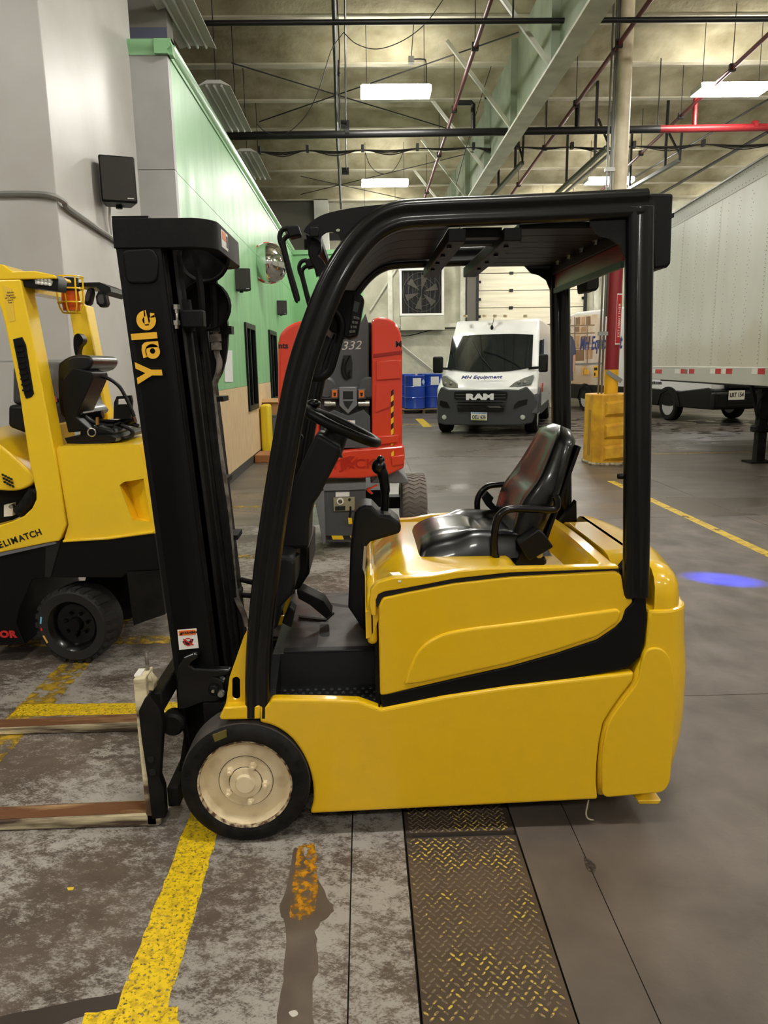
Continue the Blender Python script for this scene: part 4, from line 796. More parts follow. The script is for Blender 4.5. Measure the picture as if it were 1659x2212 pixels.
# ================================================================== pipes, wires and fittings under the ceiling
def one(mb, name, m, label, cat, group=None, **k): return tag(mb.build(name, m, **k), label, cat, group)
def pl3(Y, pts): return [(x, Y, z) for x, z in S(Y, pts)]
pm_ = thing('sprinkler_main', 'thick black and red sprinkler main pipe crossing under the ceiling', 'pipe', (1.5, 15, 5.9))
a = pl3(15, [(380, 296), (1425, 279)]); b = pl3(15, [(1425, 279), (1900, 271)])
MB().tube(a, .068, 14).build('black_pipe', M_PIPEB, pm_); MB().tube(b, .068, 14).build('red_pipe', M_PIPER, pm_)
for px in (735, 1180, 1420): q = ony(px, 285, 15); MB().tube([(q.x, 15, q.z), (q.x, 15, 7.2)], .012, 6).build('hanger_rod', M_WIRE, pm_)
for px in (750, 1108, 1630): q = ony(px, 290-(px-485)*.017, 15); MB().tube([(q.x-.04, 15, q.z), (q.x+.04, 15, q.z)], .085, 14).build('coupling', M_PIPER if px > 1425 else M_PIPEB, pm_)
for pts, m_ in ([(988, 222), (1018, 222), (1022, 226), (1022, 284)], M_PIPEB), ([(1248, 215), (1246, 280)], M_PIPEB), ([(1503, 213), (1500, 275)], M_PIPER): MB().tube(pl3(15, pts), .045, 10).build('riser_nipple', m_, pm_)
up1 = thing('upper_pipe', 'thin black pipe running along the very top of the view', 'pipe', (1.5, 11, 6.2))
MB().tube(pl3(11, [(350, 51), (1800, 40)]), .035, 10).build('pipe', M_PIPEB, up1)
for px in (722, 1108, 1250): q = ony(px, 46, 11); MB().tube([(q.x, 11, q.z), (q.x, 11, 7.2)], .012, 6).build('hanger_rod', M_WIRE, up1)
for k, (pts, lb, m_) in enumerate((([(1060, 0), (915, 435)], 'maroon sprinkler branch pipe left of the roof rafter', M_PIPEM), ([(1405, 0), (1105, 420)], 'red sprinkler branch pipe passing behind the cream column', M_PIPER), ([(1659, 75), (1290, 420)], 'red sprinkler branch pipe right of the cream column', M_PIPER))):
    z = 6.34; p0 = onz(*pts[0], z); p1 = onz(*pts[1], z); d = (p1-p0)
    br_ = thing('sprinkler_branch', lb, 'pipe', (p0.x, p0.y, z), group='sprinkler branch pipes')
    MB().tube([p0-d*.3, p1+d*.4], .034, 10).build('pipe', m_, br_)
    for t in (-.1, .12, .35, .6, .9):
        q = p0+d*t; MB().tube([q, q+Vector((0, 0, .95))], .007, 5).build('hanger_rod', M_WIRE, br_); MB().box(q.x-.05, q.x+.05, q.y-.03, q.y+.03, z-.05, z+.06).build('hanger_ring', M_WIRE, br_)
for k, (pts, r_, lb) in enumerate((([(720, -60), (728, 280), (737, 450)], .036, 'thicker black conduit receding left of the rafter'), ([(745, -60), (747, 250), (748, 370)], .016, 'thin dark conduit beside the thicker black one'))):
    P = [onz(a, b, 6.6) for a, b in pts]; one(MB().tube(P, r_, 8), 'ceiling_conduit', M_PIPEB, lb, 'conduit')
P = [onz(745, 270, 6.6), onz(746, 370, 6.6)]
for q in P: one(MB().box(q.x-.09, q.x+.09, q.y-.05, q.y+.05, 6.52, 6.68), 'junction_box', M_PIPEB, 'small %s junction box on the thin conduit' % ('nearer' if q is P[0] else 'further'), 'junction box')
# drooping cable bundle with clips
cb_ = thing('cable_bundle', 'sagging bundle of black cables strung across the ceiling bay', 'cable', (1, 16.8, 5.9))
cl = [(530, 330), (560, 328), (664, 325), (783, 324), (902, 321), (1023, 319), (1119, 318), (1236, 318), (1370, 316), (1520, 312), (1680, 310)]
for k in range(4):
    pts = []
    for i in range(len(cl)-1):
        pts.append(cl[i]); pts.append(((cl[i][0]+cl[i+1][0])/2, (cl[i][1]+cl[i+1][1])/2+(3, 8, 12, 5)[k]*(1 if i not in (4, 6) else .4)))
    pts.append(cl[-1]); MB().tube(cr(pl3(16.8+.02*k, pts), 4), .012, 5).build('cable', M_WIRE, cb_)
for a, b in cl[1:-1]: q = ony(a, b, 16.8); MB().box(q.x-.03, q.x+.03, 16.77, 16.88, q.z-.03, q.z+.1).build('clip', M_WIRE, cb_)
# cross bracing and loose wires
for k, (a, b) in enumerate((((500, 136), (990, 285)), ((560, 263), (1120, 70)), ((650, 381), (920, 440)), ((650, 420), (1060, 320)))):
    one(MB().tube([onz(*a, 7.1-.06*(k % 2)), onz(*b, 7.1-.06*(k % 2))], .013 if k < 2 else .012, 5), 'brace_rod', M_WIRE, ('long brace rod falling from the left towards the rafter', 'long brace rod rising from the green wall to the rafter', 'far brace rod falling to the right above the guard', 'far brace rod rising to the right above the guard')[k], 'brace rod')
for k, (pts, Y) in enumerate((([(742, 70), (770, 95), (815, 106), (870, 88), (920, 50), (960, -5)], 12.25), ([(742, 70), (715, 110), (690, 190), (660, 250), (615, 290), (575, 285), (555, 268)], 12.25), ([(788, 328), (800, 358), (820, 374), (845, 372), (862, 350), (872, 326)], 16.93), ([(1110, -5), (1030, 240), (985, 400)], 16))):
    one(MB().tube(cr(pl3(Y, pts), 5), .007, 5), 'loose_wire', M_WIRE, ('loose wire swag hanging from the top pipe', 'loose wire drooping down to the left of the black conduit', 'small wire loop under the cable bundle', 'straight dark cable running down along the rafter')[k], 'wire')
sf = thing('lamp_feed', 'small box and cord feeding the nearer ceiling light', 'junction box', (1.0, 14, 6.9)); q = ony(888, 130, 14.05)
MB().box(q.x-.05, q.x+.05, 14, 14.1, q.z-.05, q.z+.05).build('box', M_COND, sf); MB().tube(cr(pl3(14.05, [(890, 128), (912, 128), (920, 134), (921, 180)]), 4), .012, 6).build('cord', M_WIRE, sf); MB().tube([(q.x, 14.05, q.z), (q.x+.05, 14.05, 7.4)], .008, 5).build('rod', M_WIRE, sf)
wd_ = thing('drop_cord', 'black drop cord with a hook beside the black conduit', 'cord', (-.3, 11.5, 6.4)); P = pl3(12, [(728, 0), (733, 100), (732, 160)]); MB().tube(P, .009, 5).build('cord', M_WIRE, wd_); MB().ball(P[-1], .03, 8, (.7, .7, 1.4)).build('hook', M_WIRE, wd_)
# unlit fluorescent strips above the green wall
for k, (a, b) in enumerate((((372, -20), (420, 105)), ((468, 185), (510, 285)), ((533, 330), (560, 388)))):
    z = 5.75; p0 = onz(*a, z); p1 = onz(*b, z); x = (p0.x+p1.x)/2
    fs = thing('strip_light', 'unlit white fluorescent strip light above the green wall, %s' % ('the nearest and largest', 'the middle of three', 'the furthest and smallest')[k], 'strip light', (x, p0.y, z), group='unlit strip lights over the green wall')
    MB().prism([(x-.24, z), (x-.19, z+.03), (x-.1, z+.08), (x+.1, z+.08), (x+.19, z+.03), (x+.24, z), (x+.235, z-.005), (x+.1, z+.03), (x-.1, z+.03), (x-.235, z-.005)], p0.y, p1.y).build('reflector', M_WHITE, fs)
    for dx_ in (-.11, .0, .11): MB().tube([(x+dx_, p0.y+.02, z+.005), (x+dx_, p1.y-.02, z+.005)], .019, 8).build('tube', mat('unlit_tube', (214, 216, 208), .3), fs)
    for yy in (p0.y+.2, p1.y-.2): MB().tube([(x, yy, z+.08), (x, yy, 7.48)], .008, 5).build('hanger', M_WIRE, fs)
# door tracks hung at the right
for k, (a, b, r_) in enumerate((((1200, 420), (1312, 318), .06), ((1330, 425), (1468, 346), .05), ((1062, 425), (1128, 352), .05))):
    z = 5.9; p0 = onz(*a, z); p1 = onz(*b, z)
    dt = thing('door_track', 'grey hung door track %s' % ('ending at the cream column', 'right of the cream column', 'left of the others beside the rafter')[k], 'door track', (p1.x, p1.y, z), group='hung door tracks')
    MB().bar(p0+(p0-p1)*.2, p1, .09, .07).build('rail', mat('track_grey', (92, 98, 84), .5), dt)
    if k == 0: MB().bar(p0+(p0-p1)*.2+Vector((.2, 0, 0)), p1+Vector((.2, 0, 0)), .05, .05).build('rail', M_COND, dt)
    for t in (.25, .8): q = p0+(p1-p0)*t; MB().bar(q, (q.x, q.y, 7.5), .05, .05).build('dropper', M_PIPEB, dt)
    q = p1; MB().bar((q.x, q.y, q.z), (q.x+.02, q.y, 6.55), .04, .04).bar((q.x-.02, q.y+.6, 6.6), (q.x, q.y, 6.0), .035, .035).build('strut', M_PIPEB, dt)
for k, (pts, z) in enumerate((([(1659, 215), (1350, 395)], 6.6), ([(1659, 285), (1390, 440)], 6.5))): one(MB().tube([onz(*p, z) for p in pts], .02+.016*k, 6), 'rod', M_PIPEB, 'dark rod slanting %s the trailer top' % ('high above' if k == 0 else 'just above'), 'rod')
# ================================================================== column with guard
CX, CYY = 4.1, 12.35
cl_ = thing('steel_column', 'round steel column, cream above, dark red at eye height and yellow below', 'column', (CX, CYY, 0))
for z0, z1, nm, m_ in ((3.7, 7.45, 'cream_section', mat('cream_column_paint', (238, 224, 198), .4, col2=(216, 200, 170), scale=4)), (1.55, 3.7, 'red_section', mat('dark_red_paint', (132, 26, 34), .4)), (0, 1.55, 'yellow_section', mat('column_yellow', (224, 172, 30), .5))):
    MB().lathe([(0, z0), (.112, z0), (.112, z1), (0, z1)], (CX, CYY, 0), n=28).build(nm, m_, cl_)
for dx_, r_ in ((-.16, .018), (-.215, .016), (-.13, .012)): MB().tube([(CX+dx_, CYY-.02, .9 if r_ > .012 else 2.4), (CX+dx_, CYY-.02, 7.4)], r_, 8).build('conduit', M_COND, cl_)
for z_ in (2.1, 4.6): MB().box(CX-.25, CX-.08, CYY-.05, CYY+.02, z_, z_+.06).build('strap', M_COND, cl_)
sgn = MB().lathe([(.1135, 1.95), (.1135, 2.75)], (CX, CYY, 0), n=8, a0=-90, a1=-25).build('column_sign', M_STKW, cl_); MB().lathe([(.1145, 1.97), (.1145, 2.73)], (CX, CYY, 0), n=8, a0=-88, a1=-27).build('sign_face', mat('sign_red', (186, 34, 40), .5), sgn)
for k, ch_ in enumerate('EXTINGUISHER'): 
    a = math.radians(-62); o = (CX+.116*math.cos(a), CYY+.116*math.sin(a), 2.08+k*.045); text_mb(ch_, .06, bold=.001, depth=.001, M=frame(o, (0, 0, 1), (-math.sin(-a)*-1 if False else math.sin(a), -math.cos(a), 0))).build('sign_letter', M_STKW, sgn)
MB().bar((CX-.12, CYY-.125, 1.52), (CX+.13, CYY-.125, 1.36), .01, .07, up=(0, 0, 1)).build('silver_label', M_COND, cl_)
gd = thing('column_guard', 'chipped yellow plastic guard blocks around the column foot', 'column guard', (CX, CYY, 0))
M_GUARD = mat('chipped_yellow_plastic', (226, 172, 38), .55, col2=(188, 134, 34), scale=5, lo=.35, hi=.7, bump=.1)
def octo(h, c): return [(CX-h+c, CYY-h), (CX+h-c, CYY-h), (CX+h, CYY-h+c), (CX+h, CYY+h-c), (CX+h-c, CYY+h), (CX-h+c, CYY+h), (CX-h, CYY+h-c), (CX-h, CYY-h+c)]
gdb = MB().prism(octo(.36, .12), 0, 1.16, 'z', holes=[arc(CX, CYY, .125, 0, 360, 20)[:-1]]).build('guard_body', M_GUARD, gd, bevel=.02)
for k in range(3):
    z = .08+k*.36
    MB().loft([[(CX-.2, CYY-.362, z), (CX+.34, CYY-.362, z), (CX+.34, CYY-.362, z+.3), (CX-.2, CYY-.362, z+.24)], [(CX-.17, CYY-.41, z+.04), (CX+.3, CYY-.41, z+.08), (CX+.3, CYY-.40, z+.26), (CX-.17, CYY-.40, z+.2)]]).build('guard_block', M_GUARD, gdb, bevel=.006)
MB().box(CX-.363, CX-.34, CYY-.15, CYY-.02, .15, .9).build('guard_slot', mat('guard_slot', (170, 124, 26), .6), gdb)
MB().prism(octo(.372, .12), 0, .05, 'z').build('scuffed_foot', mat('scuffed_white', (196, 182, 150), .7, col2=(90, 74, 58), scale=14), gdb)
fe = thing('red_chain_rings', 'row of red hooks on a rail behind the column', 'hook rail', (4.42, 12.42, 1.0)); MB().box(4.42, 4.44, 12.38, 12.46, .85, 1.5).build('rail', M_PIPEB, fe)
for k in range(5): MB().tube([(4.43+.04*math.cos(t), 12.36, .92+k*.12+.04*math.sin(t)) for t in [2*math.pi*i/10 for i in range(10)]], .012, 6, closed=True).build('ring', M_PIPER if k % 3 else M_STKW, fe)
# ================================================================== speakers, mirror, wall conduit, fan, paper
def speaker(c, w_, h_, d_, rz, label):
    t = thing('wall_speaker', label, 'speaker', c, rz, local=True, group='black wall speakers')
    MB().prism([(-w_*.38, d_*.5), (w_*.38, d_*.5), (w_*.5, -d_*.35), (w_*.5, -d_*.45), (-w_*.5, -d_*.45), (-w_*.5, -d_*.35)], -h_/2, h_/2, 'z').build('cabinet', M_BLACK, t, bevel=.015)
    MB().prism(rnd([(-w_*.46, -h_*.46), (w_*.46, -h_*.46), (w_*.46, h_*.46), (-w_*.46, h_*.46)], .02), -d_*.5, -d_*.44).build('grille', mat('speaker_grille', (46, 42, 38), .6, bump=.2, bscale=300), t)
    MB().box(w_*.22, w_*.4, -d_*.506, -d_*.5, -h_*.42, -h_*.4).build('badge', M_STKW, t)
    MB().box(-.05, .05, d_*.4, d_*.75, -.04, .04).build('bracket', M_BLACK, t); MB().tube([(0, d_*.2, -h_*.5), (0, d_*.2, -h_*.56)], .03, 10).build('knob', M_BLACK, t)
    return t
q = ony(254, 393, 7.35); speaker((q.x, 7.35, q.z), .31, .40, .26, .35, 'black speaker on the tall grey wall block above the left forklift')
q = ony(521, 605, 12.4); speaker((q.x, 12.4, q.z), .28, .34, .22, .25, 'black speaker on the green wall right of the mast')
q = ony(607, 665, 18.2); speaker((q.x, 18.2, q.z), .26, .32, .22, .25, 'smallest black speaker far along the green wall below the mirror')
one(MB().tube(cr([(-5.6, 6.27, 3.05), (-3.2, 6.27, 3.04), (-2.6, 6.27, 3.04), (-2.42, 6.26, 3.02), (-2.36, 6.35, 2.99), (-2.37, 6.5, 2.96), (-2.37, 7.6, 2.9), (-2.37, 8.6, 2.88)], 5), .022, 8), 'wall_conduit', M_COND, 'grey conduit bending round the corner of the grey wall block', 'conduit')
one(MB().tube(cr([(-2.36, 7.5, 3.25), (-2.37, 7.48, 3.05), (-2.38, 7.55, 2.92)], 5), .012, 6), 'speaker_cable', M_STKW, 'white speaker cable running down to the wall conduit', 'cable')
mr = thing('convex_mirror', 'domed convex safety mirror with red and white striped edge on the green wall', 'mirror', (-1.9, 15, 3.6))
c = ony(581, 566, 15.0); M_MIR = mat('mirror_chrome', (225, 225, 225), .04, 1.)
dome = [(.02+.36*math.sin(t), -.34*math.cos(t)) for t in [math.pi/2*i/10 for i in range(11)]]
MB().lathe([(r_, h_) for r_, h_ in dome], (0, 0, 0), 'y', 32, M=Matrix.Translation((c.x-.02, 15.15, c.z)) @ Matrix.Rotation(.55, 4, 'Z')).build('mirror_dome', M_MIR, mr)
mm = Matrix.Translation((c.x-.02, 15.15, c.z)) @ Matrix.Rotation(.55, 4, 'Z')
for k in range(20): MB().lathe([(.375, -.04), (.388, -.04), (.388, .05), (.375, .05)], (0, 0, 0), 'y', 2, M=mm, a0=k*18, a1=k*18+18).build('edge_stripe', M_STKR if k % 2 else M_STKW, mr)
MB().box(-1.995, c.x, 15.2, 15.25, c.z-.05, c.z+.05).build('bracket', M_COND, mr)
one(MB().prism(A(-1.995, [(485, 757), (501, 757), (503, 825), (486, 825)]), -1.998, -1.992, 'x'), 'paper_notice', M_PAPER, 'blank white sheet taped to the green wall behind the mast', 'paper')
fn = thing('exhaust_fan', 'square wall exhaust fan with dirty guard in the back wall', 'fan', (2.2, 28.5, 3.5))
fx0, fx1, fz0, fz1 = 1.47, 2.95, 3.55, 5.08
MB().prism([(fx0-.08, fz0-.08), (fx1+.08, fz0-.08), (fx1+.08, fz1+.08), (fx0-.08, fz1+.08)], 28.25, 28.6, holes=[[(fx0, fz0), (fx1, fz0), (fx1, fz1), (fx0, fz1)]]).build('frame', M_WHITE, fn)
MB().box(fx0, fx1, 28.5, 28.55, fz0, fz1).build('dark_backing', M_BLACK, fn)
fc = ((fx0+fx1)/2, (fz0+fz1)/2)
for k in range(6):
    a = k*math.pi/3+.3; MB().prism([(fc[0]+.1*math.cos(a), fc[1]+.1*math.sin(a)), (fc[0]+.62*math.cos(a-.18), fc[1]+.62*math.sin(a-.18)), (fc[0]+.62*math.cos(a+.22), fc[1]+.62*math.sin(a+.22))], 28.42, 28.44).build('blade', mat('fan_blade', (74, 70, 62), .6), fn)
for k in range(9):
    MB().box(fx0+(k+.5)*.164-.006, fx0+(k+.5)*.164+.006, 28.3, 28.31, fz0, fz1).build('guard_bar', mat('guard_bar', (70, 66, 58), .6), fn)
for r_ in (.25, .5, .7): MB().tube([(fc[0]+r_*math.cos(t), 28.32, fc[1]+r_*math.sin(t)) for t in [2*math.pi*i/24 for i in range(24)]], .01, 5, closed=True).build('guard_ring', mat('guard_bar', (70, 66, 58), .6), fn)
MB().box(fx0-.05, fx1+.1, 28.2, 28.6, fz0-.6, fz0-.1).build('shroud', M_FOAMW, fn)
# ================================================================== drums, bins
M_BLUE = mat('blue_drum', (28, 66, 168), .35, coat=.3)
def drum(px, py, Y, r_, h_, base, label):
    q = ony(px, py, Y); t = thing('drum', label, 'drum', (q.x, Y, base), local=True, group='blue steel drums')
    MB().lathe([(0, 0), (r_*.97, 0), (r_, .02), (r_*.97, .05), (r_*.97, h_*.32), (r_*1.015, h_*.335), (r_*.97, h_*.35), (r_*.97, h_*.65), (r_*1.015, h_*.665), (r_*.97, h_*.68), (r_*.97, h_*.96), (r_, h_*.98), (r_*.97, h_), (r_*.93, h_*.98), (0, h_*.98)], n=28).build('shell', M_BLUE, t)
    a0 = -104; MB().lathe([(r_*.982, h_*.68), (r_*.982, h_*.92)], n=6, a0=a0, a1=a0+48).build('paper_label', M_PAPER, t)
    a1 = math.radians(-38); MB().prism([(0, -.1), (.1, 0), (0, .1), (-.1, 0)], -.004, .004, M=Matrix.Translation((r_*.985*math.cos(a1), r_*.985*math.sin(a1), h_*.8)) @ Matrix.Rotation(a1+math.pi/2, 4, 'Z')).build('diamond_label', mat('pale_blue_label', (170, 190, 220), .6), t)
drum(896, 850, 26.6, .37, 1.16, .16, 'blue drum in front with white label and diamond, beside the red lift'); drum(934, 848, 27.0, .37, 1.2, .16, 'blue drum beside the white van with a white label')
drum(878, 845, 27.6, .34, 1.2, .16, 'blue drum half hidden behind the front labelled drum'); drum(921, 845, 27.9, .34, 1.2, .16, 'blue drum standing behind the gap between two front drums')
pa = thing('pallet', 'low wooden pallet under the blue drums', 'pallet', (2.1, 27.2, 0)); M_PAL = mat('pallet_wood', (132, 110, 82), .8, col2=(100, 82, 60), scale=8)
for k in range(6): MB().box(1.3, 3.0, 26.15+k*.37, 26.42+k*.37, .125, .155).build('deck_board', M_PAL, pa)
for x_ in (1.35, 2.1, 2.85): MB().box(x_-.05, x_+.05, 26.2, 28.3, 0, .12).build('stringer', M_PAL, pa)
bn_ = thing('waste_bin', 'tall grey waste bin by the green wall, partly behind the red lift', 'bin', (-1.75, 15, 0)); q0 = ony(572, 905, 15.0); q1 = ony(604, 975, 15.0)
MB().loft([[(q0.x+.04, 14.8, .04), (q0.x+.42, 14.8, .04), (q0.x+.42, 15.2, .04), (q0.x+.04, 15.2, .04)], [(q0.x, 14.75, .72), (q0.x+.48, 14.75, .72), (q0.x+.48, 15.25, .72), (q0.x, 15.25, .72)]]).build('tub', mat('grey_bin', (104, 110, 116), .5), bn_, bevel=.02); MB().box(q0.x-.02, q0.x+.5, 14.73, 15.27, .72, .75).build('rim', mat('grey_bin', (104, 110, 116), .5), bn_)
cbx = thing('cardboard_box', 'open cardboard box with yellow tape sitting on the grey bin', 'box', (q0.x+.2, 15, .76)); MB().box(q0.x-.02, q0.x+.42, 14.76, 15.2, .752, 1.06).build('carton', mat('cardboard', (186, 146, 102), .8), cbx); MB().box(q0.x+.18, q0.x+.26, 14.755, 14.76, .98, 1.061).build('tape', mat('yellow_tape', (228, 196, 40), .5), cbx); MB().bar((q0.x+.2, 14.66, 1.0), (q0.x+.2, 14.76, 1.06), .4, .01).build('flap', mat('cardboard', (186, 146, 102), .8), cbx)
one(MB().box(-1.975, -1.80, 14.2, 14.62, .0, .98), 'yellow_sack', mat('yellow_sack', (226, 196, 30), .5, bump=.3, bscale=12), 'yellow plastic sack leaning by the plywood wall', 'sack', bevel=.05, seg=3)
one(MB().box(-1.97, -1.68, 13.2, 13.9, 0, .14), 'timber_block', mat('timber', (150, 98, 54), .8), 'brown timber block on the floor by the wall', 'timber', bevel=.01)
# ================================================================== white box trailer
M_TRL = mat('white_trailer_panel', (228, 228, 222), .35, col2=(214, 212, 204), scale=1.2, lo=.35, hi=.7, stretch=(1, 1, .4)); 
def grime(m, z0, z1, col):                                     # road dirt on the lower panels
    N = m.node_tree.nodes; L = m.node_tree.links; b = N['Principled BSDF']; src = b.inputs['Base Color'].links[0].from_socket
    tc = N.new('ShaderNodeNewGeometry'); sx = N.new('ShaderNodeSeparateXYZ'); L.new(tc.outputs['Position'], sx.inputs[0]); n = N.new('ShaderNodeTexNoise'); n.inputs['Scale'].default_value = 1.3; n.inputs['Detail'].default_value = 5; L.new(tc.outputs['Position'], n.inputs['Vector'])
    ad = N.new('ShaderNodeMath'); ad.operation = 'ADD'; L.new(sx.outputs[2], ad.inputs[0]); L.new(n.outputs[0], ad.inputs[1])
    r = N.new('ShaderNodeMapRange'); r.inputs[1].default_value = z0+.5; r.inputs[2].default_value = z1+.5; r.inputs[3].default_value = .42; r.inputs[4].default_value = 0; L.new(ad.outputs[0], r.inputs[0])
    mx = N.new('ShaderNodeMix'); mx.data_type = 'RGBA'; L.new(r.outputs[0], mx.inputs[0]); L.new(src, mx.inputs[6]); mx.inputs[7].default_value = lin(col)+(1,); L.new(mx.outputs[2], b.inputs['Base Color'])
grime(M_TRL, 1.9, 2.25, (196, 178, 148))
M_TRR = mat('trailer_rail', (196, 194, 186), .45); M_RIV = mat('rivet_grey', (96, 92, 84), .5)
ty = math.radians(5.0); td = Vector((math.sin(ty), math.cos(ty), 0)); tn = Vector((-math.cos(ty), math.sin(ty), 0)); TP = Vector((6.25, 12.0, 0))
def TR(px, py): p = onp(px, py, TP, tn); return ((p-TP).dot(td), p.z)
sF = TR(1405, 600)[0]; zT_ = (TR(1475, 450)[1]+TR(1659, 335)[1])/2; zB = (TR(1420, 815)[1]+TR(1655, 841)[1])/2; zP = TR(1655, 793)[1]
FT = frame(TP, td, (0, 0, 1))                                # local: x along the trailer (away), y up, z = td x up (right side)
sgn_ = 1 if FT.to_3x3().col[2].dot(tn) > 0 else -1
trl = thing('box_trailer', 'white riveted box trailer at the right edge', 'trailer', (TP.x, TP.y, 0))
WDT = 2.6
def tb(x0, x1, z0, z1, d0, d1): return MB().box(x0, x1, z0, z1, min(sgn_*d0, sgn_*d1), max(sgn_*d0, sgn_*d1), FT)
sN = -7.0
tb(sN, sF-.02, zB+.1, zT_-.05, -.02, -WDT).build('trailer_box', M_TRL, trl)
tb(sN, sF, zT_-.28, zT_, .0, -.05).build('top_rail', M_TRR, trl, bevel=.01); tb(sN, sF, zT_, zT_+.03, .02, -WDT).build('roof_edge', M_COND, trl)
tb(sN, sF, zB, zP, .012, -.06).build('bottom_rail', M_TRR, trl, bevel=.01); tb(sN+.2, sF-.2, zB-.05, zB+.12, -.3, -WDT+.2).build('underframe', M_BLACK, trl)
sa_ = TR(1468, 650)[0]; sb_ = TR(1550, 650)[0]; sc_2 = TR(1648, 650)[0]; stp = (sa_-sc_2)/2
s_ = sa_; seams = [sF, sa_]
while seams[-1] > sN+stp: seams.append(seams[-1]-stp)
for i in range(len(seams)-1): tb(seams[i+1]+.004, seams[i]-.004, zP, zT_-.28, -.004, -.02).build('side_panel', M_TRL, trl)
rv = MB(); nr = 44
def rivet(s_, z_, r_=.009):
    c = FT @ Vector((s_, z_, -sgn_*.004*0)); u = Vector((0, 0, 1))
    vs = [c+td*r_*math.cos(a)+u*r_*math.sin(a)+tn*.0 for a in (0, 1.57, 3.14, 4.71)]+[c+tn*.008]
    rv.add([tuple(v) for v in vs], [(0, 1, 4), (1, 2, 4), (2, 3, 4), (3, 0, 4)])
for i in range(min(8, len(seams)-1)):
    for k in range(nr):
        z_ = zP+.06+(zT_-.4-zP)*k/nr
        rivet(seams[i+1]+.03, z_)
        for q in (.27, .3, .52, .55, .78): 
            if k % 2 == (0 if q in (.27, .52) else 1): rivet(seams[i+1]+stp*q+.1, z_, .007)
    for k in range(14):
        for z_ in (zT_-.22, zT_-.06, zP-.05, zB+.08): rivet(seams[i+1]+stp*k/14, z_, .008)
tag(rv.build('rivets', M_RIV, trl, smooth=False), kind='stuff')
for a, b, c_ in ((1417, 1431, 1), (1472, 1487, 1), (1490, 1501, 1), (1547, 1560, 1), (1570, 1583, 1), (1639, 1654, 1)):
    s0 = TR(a, 800)[0]; s1 = TR(b, 801)[0]; zz = TR(a, 802)[1]; w_ = (s0-s1)
    tb(s1, s0, zz-.045, zz+.045, .016, .01).build('red_reflector', M_STKR, trl); tb(s0, s0+w_*.9, zz-.045, zz+.045, .016, .01).build('white_reflector', M_STKW, trl)
lg = Vector((6.52, 12.05, 0)); MB().box(lg.x-.07, lg.x+.07, lg.y-.07, lg.y+.07, .03, 1.2).build('landing_leg', M_BLKM, trl); MB().box(lg.x-.05, lg.x+.05, lg.y-.05, lg.y+.05, .0, .5).build('landing_leg_inner', M_BLKM, trl)
MB().box(lg.x-.2, lg.x+.2, lg.y-.16, lg.y+.16, 0, .03).build('foot_plate', M_BLKM, trl); MB().box(lg.x-.14, lg.x+.14, lg.y-.1, lg.y+.1, .5, .62).build('leg_collar', M_BLKM, trl, bevel=.03)
MB().bar((lg.x-.05, lg.y, .7), (lg.x-.25, lg.y-.05, 1.3), .05, .05).tube(cr([(lg.x-.02, lg.y-.1, 1.2), (lg.x-.14, lg.y-.1, .95), (lg.x-.05, lg.y-.1, .75), (lg.x+.1, lg.y-.1, .74)], 5), .02, 8).build('leg_brace', M_BLKM, trl)
lf = lg+Vector((1.7, -.15, 0)); MB().box(lf.x-.07, lf.x+.07, lf.y-.07, lf.y+.07, 0, 1.2).build('landing_leg', M_BLKM, trl)
MB().lathe([(0, -.13), (.42, -.13), (.5, -.1), (.5, .1), (.42, .13), (0, .13)], (6.5, 6.2, .5), 'x', 28).build('rear_wheel', M_RUB, trl); MB().lathe([(0, -.13), (.42, -.13), (.5, -.1), (.5, .1), (.42, .13), (0, .13)], (8.3, 6.05, .5), 'x', 28).build('rear_wheel', M_RUB, trl)
# ================================================================== white delivery van, front view
M_VANW = mat('white_van_paint', (236, 236, 234), .25, coat=.5); M_CLAD = mat('dark_cladding', (56, 57, 59), .55); M_WIND = mat('windscreen_glass', (28, 32, 32), .05, spec=.7); M_HEAD = mat('headlamp_glass', (150, 156, 150), .12, .4); M_NAVY = mat('navy_lettering', (36, 52, 110), .5); M_PLATEW = mat('plate_white', (226, 224, 206), .5)
van = thing('delivery_van', 'white delivery van with dark bumper seen head-on behind the seat', 'van', (2.95, 20.5, 0))
VYAW = math.radians(-17); pv_ = Vector((2.97, 17.9, 0)); Rv = Matrix.Rotation(VYAW, 3, 'Z'); Ri = Rv.inverted()
VO = pv_+Ri @ (CO-pv_)                                        # the viewpoint measured in the van's own axes
def vony(px, py, Y): d = Ri @ ray(px, py); return VO+d*((Y-VO.y)/d.y)
def vonp(px, py, P, N): d = Ri @ ray(px, py); N = Vector(N); return VO+d*((Vector(P)-VO).dot(N)/d.dot(N))
xl0, xr0 = vony(942, 880, 18.05).x, vony(1161, 880, 18.05).x; xl1, xr1 = vony(983, 690, 19.95).x, vony(1166, 690, 19.95).x
vx0, vx1 = xl0, xr0; vc = (xl0+xr0)/2
prof_ = [(17.85, .40), (17.80, .62), (17.80, 1.10), (18.0, 1.24), (18.62, 1.46), (19.45, 2.42), (19.72, 2.66), (20.1, 2.80), (20.8, 2.84), (25.2, 2.84), (25.4, 2.6), (25.4, .42)]
def taper(p):
    t = max(0, min(1, (p[2]-.9)/1.75)); u = (p[0]-vx0)/(vx1-vx0); return (xl0+(xl1-xl0)*t+u*((xr0+(xr1-xr0)*t)-(xl0+(xl1-xl0)*t)), p[1], p[2])
vb = MB(); xs = [vx0+(vx1-vx0)*i/8 for i in range(9)]
def bowf(x): return .28*((x-vc)/1.23)**2
rings_ = [[taper((x, y+(bowf(x) if y < 19.9 else bowf(x)*.3 if y < 22 else 0), z)) for y, z in prof_] for x in xs]
vb.loft(rings_).build('van_body', M_VANW, van, bevel=.06, seg=3, sharp=50)
